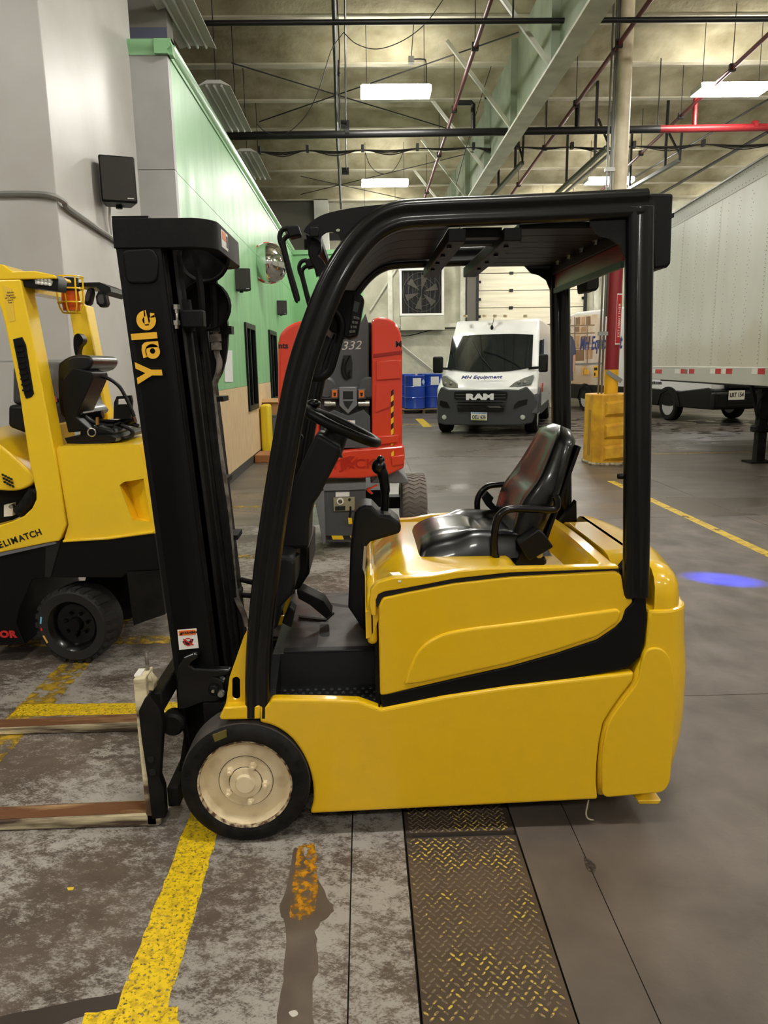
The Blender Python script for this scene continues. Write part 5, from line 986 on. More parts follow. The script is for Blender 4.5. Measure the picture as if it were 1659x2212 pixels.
def vp(px, py, Y): p = vony(px, py, Y); return (p.x, p.z)
wp0 = Vector((0, 18.62, 1.46)); wnn = Vector((0, -(2.42-1.46), (19.45-18.62))).normalized()
def on_curved(pts, off=.012):          # windscreen points lie on the bowed, sloping screen
    out = []
    for a, b in pts:
        P = vonp(a, b, wp0, wnn)
        for _ in range(4): P = vonp(a, b, wp0+Vector((0, bowf(P.x)-off*2, 0)), wnn)
        out.append(tuple(P))
    return out
wsp = [(976, 729), (1010, 725), (1064, 722), (1110, 721), (1150, 722), (1154, 727), (1151, 788), (1140, 797), (1100, 801), (1050, 802), (1010, 802), (972, 799), (964, 790)]
tl, tr_, bl2, br2 = [(976, 728), (1010, 724.5), (1064, 722), (1110, 721), (1152, 723)], None, None, None
wtop = cr([(977, 728), (1015, 724), (1064, 722), (1110, 721), (1152, 723)], 4); wbot = cr([(966, 797), (1010, 802), (1050, 803), (1100, 801), (1149, 793)], 4); nw = len(wtop)
MB().grid(lambda u, v: on_curved([(wtop[round(u*(nw-1))][0]*(1-v)+wbot[round(u*(nw-1))][0]*v, wtop[round(u*(nw-1))][1]*(1-v)+wbot[round(u*(nw-1))][1]*v)])[0], nw-1, 8).build('windscreen', M_WIND, van)
for pts in ([(1022, 736), (1040, 772), (1062, 798)], [(1045, 759), (1072, 766), (1112, 785), (1127, 796)]): MB().tube(on_curved(pts, .03), .012, 5).build('wiper', M_BLACK, van)
YB = 17.86
def vprism(pts, y0, y1, name, m_, par=van, bow=True, **k):
    mb = MB(); base = [vp(a, b, YB) for a, b in pts]
    mb.prism(base, y0, y1)
    if bow: mb.v = [(x, y+bowf(x)*.9, z) for x, y, z in mb.v]
    return mb.build(name, m_, par, **k)
dens = lambda pts, n=4: [(pts[i][0]+(pts[(i+1) % len(pts)][0]-pts[i][0])*k/n, pts[i][1]+(pts[(i+1) % len(pts)][1]-pts[i][1])*k/n) for i in range(len(pts)) for k in range(n)]
bmp = vprism(dens([(942, 868), (944, 853), (952, 836), (968, 842), (988, 842), (1096, 841), (1120, 842), (1137, 835), (1153, 853), (1159, 866), (1160, 882), (1149, 914), (1130, 918), (960, 918), (944, 914)]), YB-.16, YB+.5, 'bumper', M_CLAD, bevel=.03)
gr = vprism(dens([(983, 846), (1096, 846), (1098, 855), (1085, 876), (994, 876), (982, 855)]), YB-.175, YB-.12, 'grille', M_BLACK)
for b in (851, 858, 865, 871): vprism(dens([(986, b), (1094, b), (1093, b+1.8), (987, b+1.8)]), YB-.19, YB-.16, 'grille_bar', mat('bar_grey', (66, 68, 70), .4), gr)
vprism(dens([(990, 880), (1090, 880), (1090, 887), (990, 887)]), YB-.175, YB-.12, 'air_intake', M_BLACK, bmp)
for pts in ([(950, 865), (965, 868), (972, 880), (956, 880), (949, 875)], [(1112, 874), (1120, 866), (1140, 862), (1138, 874), (1110, 882)]): vprism(dens(pts), YB-.165, YB-.1, 'side_intake', M_BLACK, bmp)
p0 = vp(1039, 857, YB); text_mb('RAM', .185, bold=.012, wx=1.75, depth=.02, M=frame((p0[0], YB-.20, p0[1]), (1, 0, 0), (0, 0, 1))).build('badge_lettering', mat('chrome_letter', (226, 226, 226), .3), gr)
pl_ = vprism([(1020, 889), (1054, 890), (1054, 907), (1020, 906)], YB-.20, YB-.17, 'number_plate', M_PLATEW, bow=False); p0 = vp(1037, 899, YB); text_mb('OEU 636', .115, bold=.004, wx=.75, depth=.004, M=frame((p0[0], YB-.204, p0[1]-.01), (1, 0, 0), (0, 0, 1))).build('plate_text', M_INK, pl_)
vprism([(1021, 889.5), (1053, 890.5), (1053, 893), (1021, 892)], YB-.203, YB-.2, 'plate_band', mat('plate_blue', (90, 130, 180), .5), pl_, bow=False); vprism([(1021, 904), (1053, 905), (1053, 906.5), (1021, 905.5)], YB-.203, YB-.2, 'plate_band', mat('plate_green', (170, 180, 60), .5), pl_, bow=False)
for pts in ([(951, 814), (958, 812), (976, 822), (986, 829), (990, 840), (970, 838), (953, 833)], [(1098, 837), (1111, 826), (1130, 817), (1150, 810), (1152, 816), (1147, 830), (1120, 835)]):
    hl = vprism(dens(pts, 3), YB-.02, YB+.3, 'headlamp', M_HEAD, bevel=.01); cx_ = sum(p[0] for p in pts)/len(pts); cy_ = sum(p[1] for p in pts)/len(pts)
    for d_ in (-10, 3): o = vp(cx_+d_, cy_+2, YB); MB().ball((o[0], YB+bowf(o[0])*.9-.01, o[1]), .05, 10).build('lamp_bulb', M_COND, hl)
for a in (959, 1129): o = vp(a, 901.6, YB); MB().lathe([(0, -.04), (.05, -.03), (.065, 0), (.065, .05)], (o[0], YB-.13+bowf(o[0])*.9, o[1]), 'y', 16).build('fog_lamp', M_LENS, bmp)
p0 = vonp(1041, 821, (0, 17.98, 1.24), (0, -.5, 1)); hm_ = frame((p0.x, p0.y-.02, p0.z+.02), (1, 0, 0), (0, .82, .42)); text_mb('MH Equipment', .2, bold=.004, shear=.15, wx=.8, depth=.01, M=Matrix.Translation((0, -.06, .05)) @ hm_).build('hood_lettering', M_NAVY, van)
for a, b, c_, d_, sgn2 in ((935, 770, 956, 806, -1), (1164, 765, 1183, 804, 1)):
    o0 = vp(a, b, 18.7); o1 = vp(c_, d_, 18.7); mq = MB().box(min(o0[0], o1[0]), max(o0[0], o1[0]), 18.65, 18.85, o1[1], o0[1]).build('side_mirror', M_BLACK, van, bevel=.05, seg=3); MB().bar(((o0[0]+o1[0])/2, 18.75, o1[1]+.12), ((o0[0]+o1[0])/2-sgn2*.35, 18.8, o1[1]+.1), .08, .06).build('mirror_arm', M_BLACK, mq)
def vwheel(c, r_, w_, ax, rim, par, name='wheel', M=None):
    t = MB().lathe([(r_*.62, -w_*.45), (r_*.9, -w_*.5), (r_, -w_*.35), (r_, w_*.35), (r_*.9, w_*.5), (r_*.62, w_*.45)], c if M is None else (0, 0, 0), ax, 32, M=M).build(name, M_RUB, par)
    MB().lathe([(0, -w_*.38), (r_*.2, -w_*.4), (r_*.25, -w_*.3), (r_*.55, -w_*.3), (r_*.63, -w_*.46), (r_*.63, w_*.46), (0, w_*.4)], c if M is None else (0, 0, 0), ax, 24, M=M).build('rim', rim, t)
    for k in range(10):
        a = 2*math.pi*k/10; c0 = Vector(c if M is None else (0, 0, 0)); u = Vector((0, math.cos(a), math.sin(a))) if ax == 'x' else Vector((math.cos(a), 0, math.sin(a))); n_ = Vector((1, 0, 0)) if ax == 'x' else Vector((0, 1, 0)); tv = n_.cross(u)
        for sg in (-1, 1):
            P = [c0+u*r_*(.40+da)+tv*r_*db+n_*w_*sg*.305 for da, db in ((-.07, -.05), (.1, -.08), (.1, .08), (-.07, .05))]; P = [M @ p for p in P] if M is not None else P; Q = [p+((M.to_3x3() @ n_) if M is not None else n_)*.02*sg for p in P]
            MB().loft([[tuple(p) for p in P], [tuple(q) for q in Q]]).build('rim_slot', M_INK, t)
    return t
M_SILV = mat('silver_rim', (186, 186, 186), .35, .3)
for x_ in (vx0+.18, vx1-.16): vwheel((x_, 18.5, .42), .42, .3, 'x', M_SILV, van); vwheel((x_, 23.2, .42), .42, .3, 'x', M_SILV, van)
MB().box(vx0+.25, vx1-.25, 18.6, 25, .28, .5).build('underbody', M_BLACK, van)
q = vony(1064, 708, 19.75); MB().ball((q.x, 19.62, q.z), .06, 10, (.7, 1, 1.2)).tube([(q.x, 19.62, q.z), (q.x+.04, 19.75, q.z+.28)], .008, 6).build('antenna', M_BLACK, van)
for a in (1006, 1047, 1070, 1092, 1135): q = vony(a, 683, 19.9); MB().box(q.x-.04, q.x+.04, 19.75, 19.95, q.z-.03, q.z+.03).build('marker_lamp', mat('marker_amber', (190, 170, 130), .4), van)
sx = (xr0+xr1)/2+.02
MB().prism([(19.0, 1.5), (19.6, 2.25), (20.3, 2.3), (20.4, 1.5)], sx-.03, sx+.02, 'x').build('door_window', M_WIND, van)
MB().prism([(17.9, .5), (18.05, .95), (18.5, 1.1), (18.95, .95), (19.1, .5)], vx1-.13, vx1+.03, 'x').build('wheel_arch', M_CLAD, van, bevel=.02); MB().box(vx1-.1, vx1+.015, 19.1, 22.6, .42, .62).build('sill_cladding', M_CLAD, van)
text_mb('MH', .3, bold=.006, shear=.15, depth=.01, M=frame((vx1+.012, 19.6, 1.05), (0, 1, 0), (0, 0, 1))).build('side_lettering', M_STKR, van)
van.location = pv_+Rv @ (van.location-pv_); van.rotation_euler = (0, 0, VYAW)
# ================================================================== wrapped van, side view
P2 = Vector((8.71, 21.23, 0)); d2 = Vector((1.02, -4.77, 0)).normalized(); F2 = frame(P2, d2, (0, 0, 1)); n2 = Vector(F2.to_3x3().col[2])
def V2(pts):
    out = []
    for a, b in pts: p = onp(a, b, P2, n2); out.append(((p-P2).dot(d2), p.z))
    return out
v2 = thing('wrapped_van', 'silver van wrapped with warehouse pictures, half hidden by column and trailer', 'van', (9.3, 23.5, 0))
def p2(pts, d0, d1, name, m_, par=v2, raw=False, **k): return MB().prism(pts if raw else V2(pts), d0, d1, 'z', F2).build(name, m_, par, **k)
M_SLV = mat('silver_van_paint', (206, 206, 204), .25, coat=.5)
side = V2([(1222, 862), (1217, 705), (1226, 682), (1245, 674), (1320, 667)]); r0 = V2([(1405, 820), (1520, 822), (1536, 842), (1470, 842)])
zr2 = side[4][1]; sL = side[0][0]; sR = V2([(1536, 842)])[0][0]
body2 = [(sL, .55), side[1], side[2], side[3], (side[4][0]+.3, zr2+.02), (-.55, zr2), (-.2, zr2-.12), (.62, 1.62), (1.25, 1.38), (sR+.02, 1.12), (sR+.05, .6)]
bd = p2(body2, 0, -2.3, 'van_body', M_SLV, raw=True, bevel=.07, seg=3)
cl2 = V2([(1221, 858), (1222, 838), (1290, 838), (1400, 845), (1460, 836), (1515, 839)]); 
p2([(sL-.02, .42), (sL-.02, .95), (-.75, .9), (.6, .86), (sR-.1, .98), (sR+.12, .92), (sR+.14, .4)], .02, -2.32, 'lower_cladding', M_BLKD, raw=True, bevel=.04, seg=3)
fb = thing if False else None
fo = P2+d2*(sR+.14); Ff = frame((fo.x, fo.y, 0), -n2, (0, 0, 1))     # front face, x across the van
MB().box(-.05, 2.35, .42, .86, -.1, .12, Ff).build('front_bumper', M_BLKD, v2, bevel=.06, seg=3)
MB().box(.35, 2.0, .95, 1.18, -.1, .06, Ff).build('grille', M_BLACK, v2, bevel=.02)
for k in range(3): MB().box(.3, 2.0, .5+k*.09, .53+k*.09, .1, .135, Ff).build('bumper_slat', M_BLACK, v2)
pc = V2([(1445, 876)])[0]
def w2(s_, z_, r_, dep): return vwheel(None, r_, .26, 'y', M_SILV, v2, M=F2 @ Matrix.Translation((s_, z_, dep)) @ Matrix.Rotation(math.pi/2, 4, 'X'))
rw = .42
for px in (1443, 1263): s_ = V2([(px, 880)])[0][0]; w2(s_, rw, rw, -.1); w2(s_, rw, rw, -2.15)
for px in (1443, 1263):
    s_ = V2([(px, 880)])[0][0]; MB().prism([(s_+.56*math.cos(t), rw+.54*math.sin(t)) for t in [math.pi*i/12 for i in range(13)]]+[(s_-.47, rw), (s_-.33, rw+.34), (s_, rw+.46), (s_+.33, rw+.34), (s_+.47, rw)], .0, .04, 'z', F2).build('arch_moulding', M_BLKD, v2)
pn = thing if False else None
pp_ = Vector(onp(1583, 853, fo, d2)); Mp = frame(pp_+d2*.14, -n2, (0, 0, 1)); npl = MB().box(-.24, .24, -.12, .12, 0, .01, Mp).build('number_plate', M_PLATEW, v2); text_mb('LRT 154', .16, bold=.004, wx=.75, depth=.004, M=Mp @ Matrix.Translation((0, 0, .013))).build('plate_text', M_INK, npl)
# printed wrap: shelves of cartons, a worker, lettering
M_CART = mat('print_carton', (176, 138, 100), .45, col2=(150, 112, 78), scale=3); M_CART2 = mat('print_carton_dark', (120, 86, 58), .45); M_SHIRT = mat('print_navy', (44, 52, 82), .45); M_SKIN = mat('print_skin', (196, 148, 122), .45); M_PWH = mat('print_white', (226, 226, 224), .4)
p2([(1219, 690), (1232, 683), (1300, 678), (1312, 800), (1312, 830), (1221, 836)], .0, .006, 'print_shelves', mat('print_tan', (186, 160, 132), .4, col2=(206, 196, 184), scale=1.4))
for a, b, c_, d_ in ((1219, 690, 1234, 702), (1244, 686, 1254, 702), (1256, 685, 1264, 702), (1266, 684, 1276, 702), (1219, 706, 1232, 718), (1242, 706, 1252, 718), (1255, 706, 1266, 718), (1243, 726, 1252, 750), (1256, 726, 1266, 748), (1269, 726, 1278, 745), (1244, 756, 1262, 780), (1265, 754, 1280, 776)): p2([(a, b), (c_, b-1), (c_, d_-1), (a, d_)], .004, .009, 'print_carton', M_CART if (a+b) % 2 else M_CART2)
for b in (703, 720, 752): p2([(1219, b), (1285, b-2), (1285, b), (1219, b+2)], .007, .011, 'print_shelf_edge', M_CART2)
for a in (1241, 1268): p2([(a, 684), (a+2, 684), (a+2, 786), (a, 786)], .008, .012, 'print_upright', mat('print_grey', (110, 104, 100), .5))
p2([(1217, 730), (1222, 724), (1230, 722), (1238, 728), (1243, 742), (1245, 765), (1239, 770), (1238, 795), (1239, 822), (1218, 824)], .011, .016, 'printed_overalls', M_SHIRT); p2(rnd([(1222, 704), (1228, 699), (1233, 704), (1233, 716), (1228, 722), (1223, 718)], 2), .011, .016, 'printed_head', M_SKIN); p2([(1222, 701), (1228, 694), (1234, 700), (1233, 705), (1222, 706)], .014, .018, 'printed_cap', M_PWH); p2([(1239, 768), (1244, 765), (1242, 800), (1238, 802)], .012, .017, 'printed_arm', M_SKIN)
t0 = V2([(1253, 744)])[0]; text_mb('MH Equipment', .62, bold=.012, shear=.15, wx=.72, depth=.006, align='LEFT', M=F2 @ Matrix.Translation((t0[0], t0[1], .014))).build('wrap_lettering', M_NAVY, v2)
t0 = V2([(1257, 802)])[0]; text_mb('Yale', .34, bold=.012, wx=.9, depth=.006, align='LEFT', M=F2 @ Matrix.Translation((t0[0], t0[1], .014))).build('wrap_logo', M_LOGO, v2)
p2([(1282, 791), (1293, 790), (1293, 814), (1282, 815)], .006, .012, 'wrap_logo_panel', M_LOGO); p2([(1284, 794), (1291, 793.5), (1291, 800), (1284, 800.5)], .011, .014, 'wrap_logo_mark', M_INK); p2([(1284, 805), (1287, 805), (1287, 812), (1284, 812)], .011, .014, 'wrap_logo_mark', M_INK)
p2([(1241, 785), (1300, 783), (1300, 787), (1241, 789)], .006, .012, 'door_rail', mat('rail_grey', (120, 120, 118), .4))
t0 = V2([(1404, 826)])[0]; text_mb('nent.com', .16, bold=.003, depth=.004, align='LEFT', M=F2 @ Matrix.Translation((t0[0], t0[1], .014))).build('web_lettering', M_INK, v2)
p2([(1405, 745), (1440, 748), (1465, 770), (1405, 772)], .0, .01, 'door_window', M_WIND)
# ================================================================== red mast lift
M_RED = mat('red_lift_paint', (212, 60, 36), .32, coat=.5); M_GRY = mat('lift_grey', (74, 75, 78), .45); M_GRYL = mat('lift_grey_light', (112, 113, 116), .45); M_HAZB = mat('hazard_black', (24, 24, 24), .5); M_HAZY = mat('hazard_yellow', (236, 196, 30), .5)
lf_ = thing('mast_lift', 'red and dark grey mast lift standing behind the forklift mast', 'lift', (-.2, 7.2, 0))
LY = 6.7
def lp(pts, d0, d1, name, m_, par=lf_, **k): return MB().prism(S(LY, pts), LY+d0, LY+d1).build(name, m_, par, **k)
rc = cr([(803, 690), (820, 685), (838, 688), (856, 700), (866, 722), (869, 750)], 4)+[(869, 958), (874, 985), (872, 1010), (803, 1010)]
RC = lp(rc, 0, .75, 'right_cover', M_RED, bevel=.03, seg=3)
lc_ = cr([(600, 742), (606, 720), (625, 702), (650, 693), (690, 690)], 4)+[(690, 1010), (606, 1010), (600, 980)]
LC = lp(lc_, 0, .75, 'left_cover', M_RED, bevel=.03, seg=3)
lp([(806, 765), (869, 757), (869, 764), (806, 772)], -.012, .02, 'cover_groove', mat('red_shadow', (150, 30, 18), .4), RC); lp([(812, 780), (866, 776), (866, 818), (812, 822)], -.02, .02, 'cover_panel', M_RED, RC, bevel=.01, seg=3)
lp(rnd([(812, 830), (838, 832), (842, 878), (812, 890)], .02), -.02, .02, 'cover_pocket', M_RED, RC, bevel=.01, seg=3)
lp([(812, 942), (862, 938), (858, 956), (812, 962)], -.03, .02, 'cover_step', M_RED, RC, bevel=.012, seg=3)
base = cr([(655, 978), (700, 972), (735, 972)], 3)+[(815, 965), (872, 960), (874, 985), (872, 1010), (840, 1024), (780, 1032), (700, 1032), (655, 1026)]
BS = lp(base, -.05, .7, 'base_cover', M_RED, bevel=.02, seg=3)
lp([(843, 984), (872, 980), (872, 1002), (846, 1006)], -.065, 0, 'base_step', M_RED, BS, bevel=.01, seg=3)
p0 = ony(744, 1004, LY-.05); text_mb('SKYJACK', .12, bold=.002, wx=1.2, depth=.012, M=frame((p0.x, LY-.052, p0.z), (1, 0, .02), (0, 0, 1))).build('embossed_lettering', mat('red_emboss', (176, 36, 20), .35), BS)
lp([(735, 990), (755, 984), (768, 984), (752, 1000), (745, 1012)], -.055, -.045, 'embossed_mark', mat('red_emboss', (176, 36, 20), .35), BS); lp([(752, 1014), (760, 998), (775, 984), (766, 1002)], -.055, -.045, 'embossed_mark', mat('red_emboss', (176, 36, 20), .35), BS)
for k in range(13):
    y0 = 840+k*12.0
    lp([(844.5, y0+5), (850, y0), (850, y0+12), (844.5, y0+17)], -.055 if y0 > 960 else -.006, -.05 if y0 > 960 else .0, 'hazard_stripe', M_HAZY if k % 2 else M_HAZB, RC)
lp([(690, 690), (803, 690), (803, 970), (690, 970)], .45, .7, 'mast_back', M_BLKM)
ms = lp([(776, 700), (790, 675), (797, 700), (797, 968), (690, 968), (690, 760), (712, 735), (770, 730)], .12, .3, 'mast_plate', M_GRY, bevel=.006)
lp(rnd([(741, 767), (758, 767), (761, 785), (760, 818), (744, 820), (736, 800)], .015), .11, .125, 'mast_slot', M_INK, ms)
for pts in ([(742, 775), (738, 800), (746, 818), (757, 812)], [(755, 768), (745, 790), (750, 812), (756, 800)]): MB().tube(cr([(x, LY+.1, z) for x, z in S(LY+.1, pts)], 4), .008, 6).build('mast_wire', M_BLACK, ms)
p0 = ony(758, 747, LY+.118); text_mb('332', .105, shear=.3, depth=.003, wx=1.15, M=frame((p0.x, LY+.117, p0.z), (1, 0, .04), (0, 0, 1))).build('chalk_number', mat('chalk', (196, 190, 180), .8), ms)
lp([(690, 838), (796, 834), (798, 860), (785, 862), (700, 864), (690, 862)], .06, .14, 'scissor_crosspiece', M_GRY, bevel=.008)
for a in (723, 781): q = lp([(a-9, 841), (a+9, 840), (a+9, 862), (a-9, 863)], .0, .06, 'pivot_lug', M_GRY, bevel=.01); lp([(a-5.5, 843), (a+5.5, 842.5), (a+5.5, 858), (a-5.5, 858.5)], -.006, .0, 'warning_sticker', M_STKO, q); lp([(a-3, 848), (a+3, 848), (a+2, 856), (a-2, 856)], -.009, -.006, 'sticker_mark', M_INK, q)
CB = lp([(733, 836), (770, 836), (772, 875), (752, 894), (733, 876)], -.02, .06, 'centre_bracket', M_GRYL, bevel=.006); lp([(741, 845), (763, 845), (763, 862), (741, 862)], -.024, .0, 'bracket_opening', M_INK, CB); lp([(741, 866), (763, 866), (752, 884), (745, 876)], -.024, .0, 'bracket_opening', M_INK, CB)
for a in (713, 786): MB().tube([(ony(a-12, 872, LY+.05).x, LY+.05, ony(a, 872, LY+.05).z), (ony(a+12, 872, LY+.05).x, LY+.05, ony(a, 872, LY+.05).z)], .03, 12).build('pivot_pin', M_CHROME, lf_); MB().lathe([(0, -.05), (.08, -.05), (.1, -.03), (.1, .05)], tuple(ony(a+10 if a > 750 else a-8, 838, LY+.1)), 'y', 18).build('link_roller', M_GRY, lf_)
lp([(700, 900), (720, 885), (752, 898), (785, 885), (800, 900), (800, 968), (700, 968)], .0, .12, 'lower_mast_plate', M_GRY, bevel=.006); ls = lp([(746, 908), (767, 908), (767, 921), (746, 921)], -.006, .0, 'lower_sticker', M_STKW); lp([(746, 909), (756, 909), (756, 920), (746, 920)], -.009, -.005, 'sticker_orange_half', M_STKO, ls)
p0 = ony(861, 744, LY); text_mb('M', .075, bold=.002, depth=.003, M=frame((p0.x, LY-.004, p0.z), (1, 0, 0), (0, 0, 1))).build('cover_lettering', M_INK, RC); p0 = ony(612, 747, LY); text_mb('nts', .07, bold=.002, depth=.003, M=frame((p0.x, LY-.004, p0.z), (1, 0, 0), (0, 0, 1))).build('cover_lettering', M_INK, LC)
# chassis, charger, wheels
CHS = lp([(686, 1052), (790, 1046), (790, 1160), (782, 1172), (700, 1172), (680, 1060)], .0, 1.0, 'chassis_box', M_GRY, bevel=.008); lp([(676, 1056), (700, 1050), (704, 1172), (698, 1176)], -.02, .4, 'chassis_side', M_GRYL, bevel=.006); lp([(690, 1046), (790, 1042), (790, 1056), (690, 1060)], -.02, .9, 'chassis_lip', M_GRYL)
chg = lp([(720, 1074), (766, 1073), (766, 1102), (721, 1104)], -.02, .0, 'charger_panel', mat('panel_beige', (150, 142, 116), .5), bevel=.004); lp([(725, 1060), (755, 1059), (755, 1072), (725, 1073)], -.01, .0, 'panel_sticker', M_STKW)
lp([(725, 1060), (755, 1059), (755, 1062), (725, 1063)], -.012, -.008, 'sticker_line', M_GRY); o = ony(735, 1083, LY-.02); MB().lathe([(0, -.012), (.03, -.012), (.034, -.006), (.034, 0)], (o.x, LY-.02, o.z), 'y', 18).build('gauge', M_STKW, chg); MB().lathe([(0, -.014), (.02, -.014)], (o.x, LY-.02, o.z), 'y', 14).build('gauge_face', mat('gauge_olive', (84, 78, 50), .4), chg); o = ony(755, 1079, LY-.02); MB().lathe([(0, -.008), (.013, -.008), (.013, 0)], (o.x, LY-.02, o.z), 'y', 12).build('panel_hole', M_INK, chg); lp([(724, 1093), (746, 1092), (746, 1101), (724, 1102)], -.024, -.018, 'panel_plate', M_INK, chg)
MB().tube(cr([(x, LY-.04, z) for x, z in S(LY-.04, [(757, 1094), (757, 1106), (755, 1118)])], 4), .009, 6).build('plug_cord', M_BLACK, lf_); lp([(752, 1116), (760, 1117), (761, 1129), (753, 1130)], -.06, -.03, 'yellow_plug', M_HAZY, bevel=.004)
for k, (a, b) in enumerate(((704, 716), (716, 740), (740, 756), (756, 788))): lp([(a, 1157), (b, 1157), (b+3, 1165), (a+3, 1165)], -.008, .0, 'hazard_stripe', M_HAZY if k % 2 else M_HAZB, CHS)
lp([(820, 1022), (860, 1016), (884, 1042), (884, 1048), (800, 1048)], .1, .9, 'battery_lid', M_GRYL, bevel=.01); lp([(792, 1058), (815, 1048), (816, 1051), (798, 1060), (806, 1068), (803, 1070), (794, 1064)], .05, .08, 'red_bracket', M_RED)
def tyre_big(cx, cy_, r_, w_):
    t = MB().lathe([(r_*.6, -w_/2), (r_*.95, -w_/2), (r_, -w_*.4), (r_, w_*.4), (r_*.95, w_/2), (r_*.6, w_/2)], (cx, cy_, r_), 'x', 40).build('tyre', M_RUBG, lf_); MB().lathe([(0, -w_*.3), (r_*.6, -w_*.3), (r_*.66, -w_*.52), (r_*.62, -w_*.54)], (cx, cy_, r_), 'x', 28).build('rim', mat('rim_pale', (186, 188, 190), .4), t); MB().lathe([(0, -w_*.32), (r_*.56, -w_*.32)], (cx, cy_, r_), 'x', 24).build('rim_recess', M_BLACK, t)
    for k in range(36):
        a = 2*math.pi*k/36; mk = MB()
        for i in range(4):
            x0 = cx-w_*.46+i*w_*.23; da = .055*(1 if i % 2 else -1)
            def pt(x, aa, rr): return (x, cy_+rr*math.cos(aa), r_+rr*math.sin(aa))
            mk.loft([[pt(x0, a-.05-da, r_*.995), pt(x0, a+.05-da, r_*.995), pt(x0, a+.045-da, r_*1.03), pt(x0, a-.045-da, r_*1.03)], [pt(x0+w_*.23, a-.05+da, r_*.995), pt(x0+w_*.23, a+.05+da, r_*.995), pt(x0+w_*.23, a+.045+da, r_*1.03), pt(x0+w_*.23, a-.045+da, r_*1.03)]])
        mk.build('tread_bar', M_RUBG, t, smooth=False)
M_RUBG = mat('grey_rubber', (118, 110, 102), .75)
tyre_big(.49, 7.6, .28, .26); MB().box(-.35, .16, 7.5, 8.4, .15, .42).build('undercarriage', M_BLKM, lf_); MB().box(.1, .36, 7.52, 7.68, .22, .34).build('axle', M_BLKM, lf_)
MB().lathe([(0, -.1), (.26, -.1), (.26, .1), (0, .1)], (-.72, 7.72, .265), 'x', 24).build('left_tyre', M_RUBG, lf_)
# ================================================================== yellow forklift at the left edge (rear end)
M_RUBH = mat('tyre_black', (32, 30, 29), .7)
M_HYEL = mat('bright_yellow_paint', (250, 208, 34), .3, coat=.6)
hy = thing('yellow_forklift', 'bright yellow forklift parked at the left edge, rear end towards the mast', 'forklift', (-2.4, 4.6, 0))
HYY = 4.12
def hp(pts, d0, d1, name, m_, par=hy, Y=None, **k):
    Y = HYY if Y is None else Y
    return MB().prism(S(Y, pts), Y+d0, Y+d1).build(name, m_, par, **k)
cw2 = [(121, 972), (126, 964), (300, 960), (306, 975), (336, 1152), (234, 1166), (137, 1171), (148, 1134)]
rcs = [(258, 1048), (268, 1041), (310, 1034), (326, 1127), (286, 1124)]
cwh = hp([(125, 976), (130, 968), (300, 964), (306, 978), (333, 1146), (234, 1160), (142, 1165), (152, 1134)], .12, 1.05, 'counterweight', M_HYEL, bevel=.02, seg=3)
MB().prism(S(HYY, cw2), HYY, HYY+.12, holes=[S(HYY, rcs)]).build('counterweight_side', M_HYEL, cwh)
ra_ = S(HYY+.115, [(258, 1048), (268, 1041)]); rb_ = S(HYY+.02, [(311, 1036), (326, 1125)]); MB().loft([[(rb_[0][0], HYY+.02, rb_[0][1]), (rb_[1][0], HYY+.02, rb_[1][1]), (rb_[1][0], HYY+.06, rb_[1][1]), (rb_[0][0], HYY+.06, rb_[0][1])], [(ra_[1][0], HYY+.11, rb_[0][1]), (ra_[1][0]+.05, HYY+.11, rb_[1][1]), (ra_[1][0]+.05, HYY+.12, rb_[1][1]), (ra_[1][0], HYY+.12, rb_[0][1])]]).build('recess_ramp', M_HYEL, cwh)
hp([(137, 1166), (234, 1160), (333, 1146), (333, 1151), (234, 1165), (137, 1171)], -.012, .05, 'lower_lip', M_HYEL, cwh, bevel=.004)
pil = [(-40, 606), (48, 604), (81, 769), (114, 943), (121, 975), (146, 1132), (131, 1167), (101, 1172), (0, 1193), (-60, 1206), (-60, 1150), (0, 1134), (30, 1125), (55, 1113), (72, 1097), (81, 1078), (81, 1062), (67, 1000), (45, 850), (14, 700), (0, 650), (-40, 640)]
ph = hp(pil, -.02, .13, 'rear_pillar', M_HYEL, bevel=.008, seg=2)
hp([(-60, 575), (0, 571), (12, 573), (30, 587), (78, 586), (121, 595), (124, 603), (48, 604), (-60, 607)], -.02, .2, 'roof_edge', M_HYEL, bevel=.006)
hp([(32, 733), (52, 728), (60, 745), (77, 850), (72, 857), (60, 861), (56, 850)], -.026, -.015, 'vent_frame', M_BLACK, ph, bevel=.003)
for k in range(9): y0 = 745+k*12; hp([(38+k*1.9, y0), (54+k*1.9, y0-2), (55+k*1.9, y0+2), (39+k*1.9, y0+4)], -.034, -.024, 'vent_louvre', M_BLKG, ph)
hp([(9, 617), (30, 625), (37, 693), (24, 696), (15, 650)], -.0225, -.0195, 'tape_note', mat('yellow_tape_note', (236, 196, 60), .6), ph)
for k, wd2 in enumerate(('Fill tire', 'Replace', 'oil Change', 'check', 'Fuel')): o = ony(22, 632+k*5.4, HYY-.023); text_mb(wd2, .013, shear=.2, depth=.001, M=frame((o.x, HYY-.0232, o.z), (1, 0, .1), (0, 0, 1))).build('handwriting', M_INK, ph)
for k, chr_ in enumerate('ELIMATCH'): o = ony((1, 12, 20, 31, 46, 58, 70, 83)[k], 1178-(1, 12, 20, 31, 46, 58, 70, 83)[k]*.325, HYY-.022); text_mb(chr_, .05, bold=.0012, wx=.95, depth=.002, M=frame((o.x, HYY-.0215, o.z), (1, 0, .36), (-.1, 0, 1))).build('side_letter', M_INK, ph)
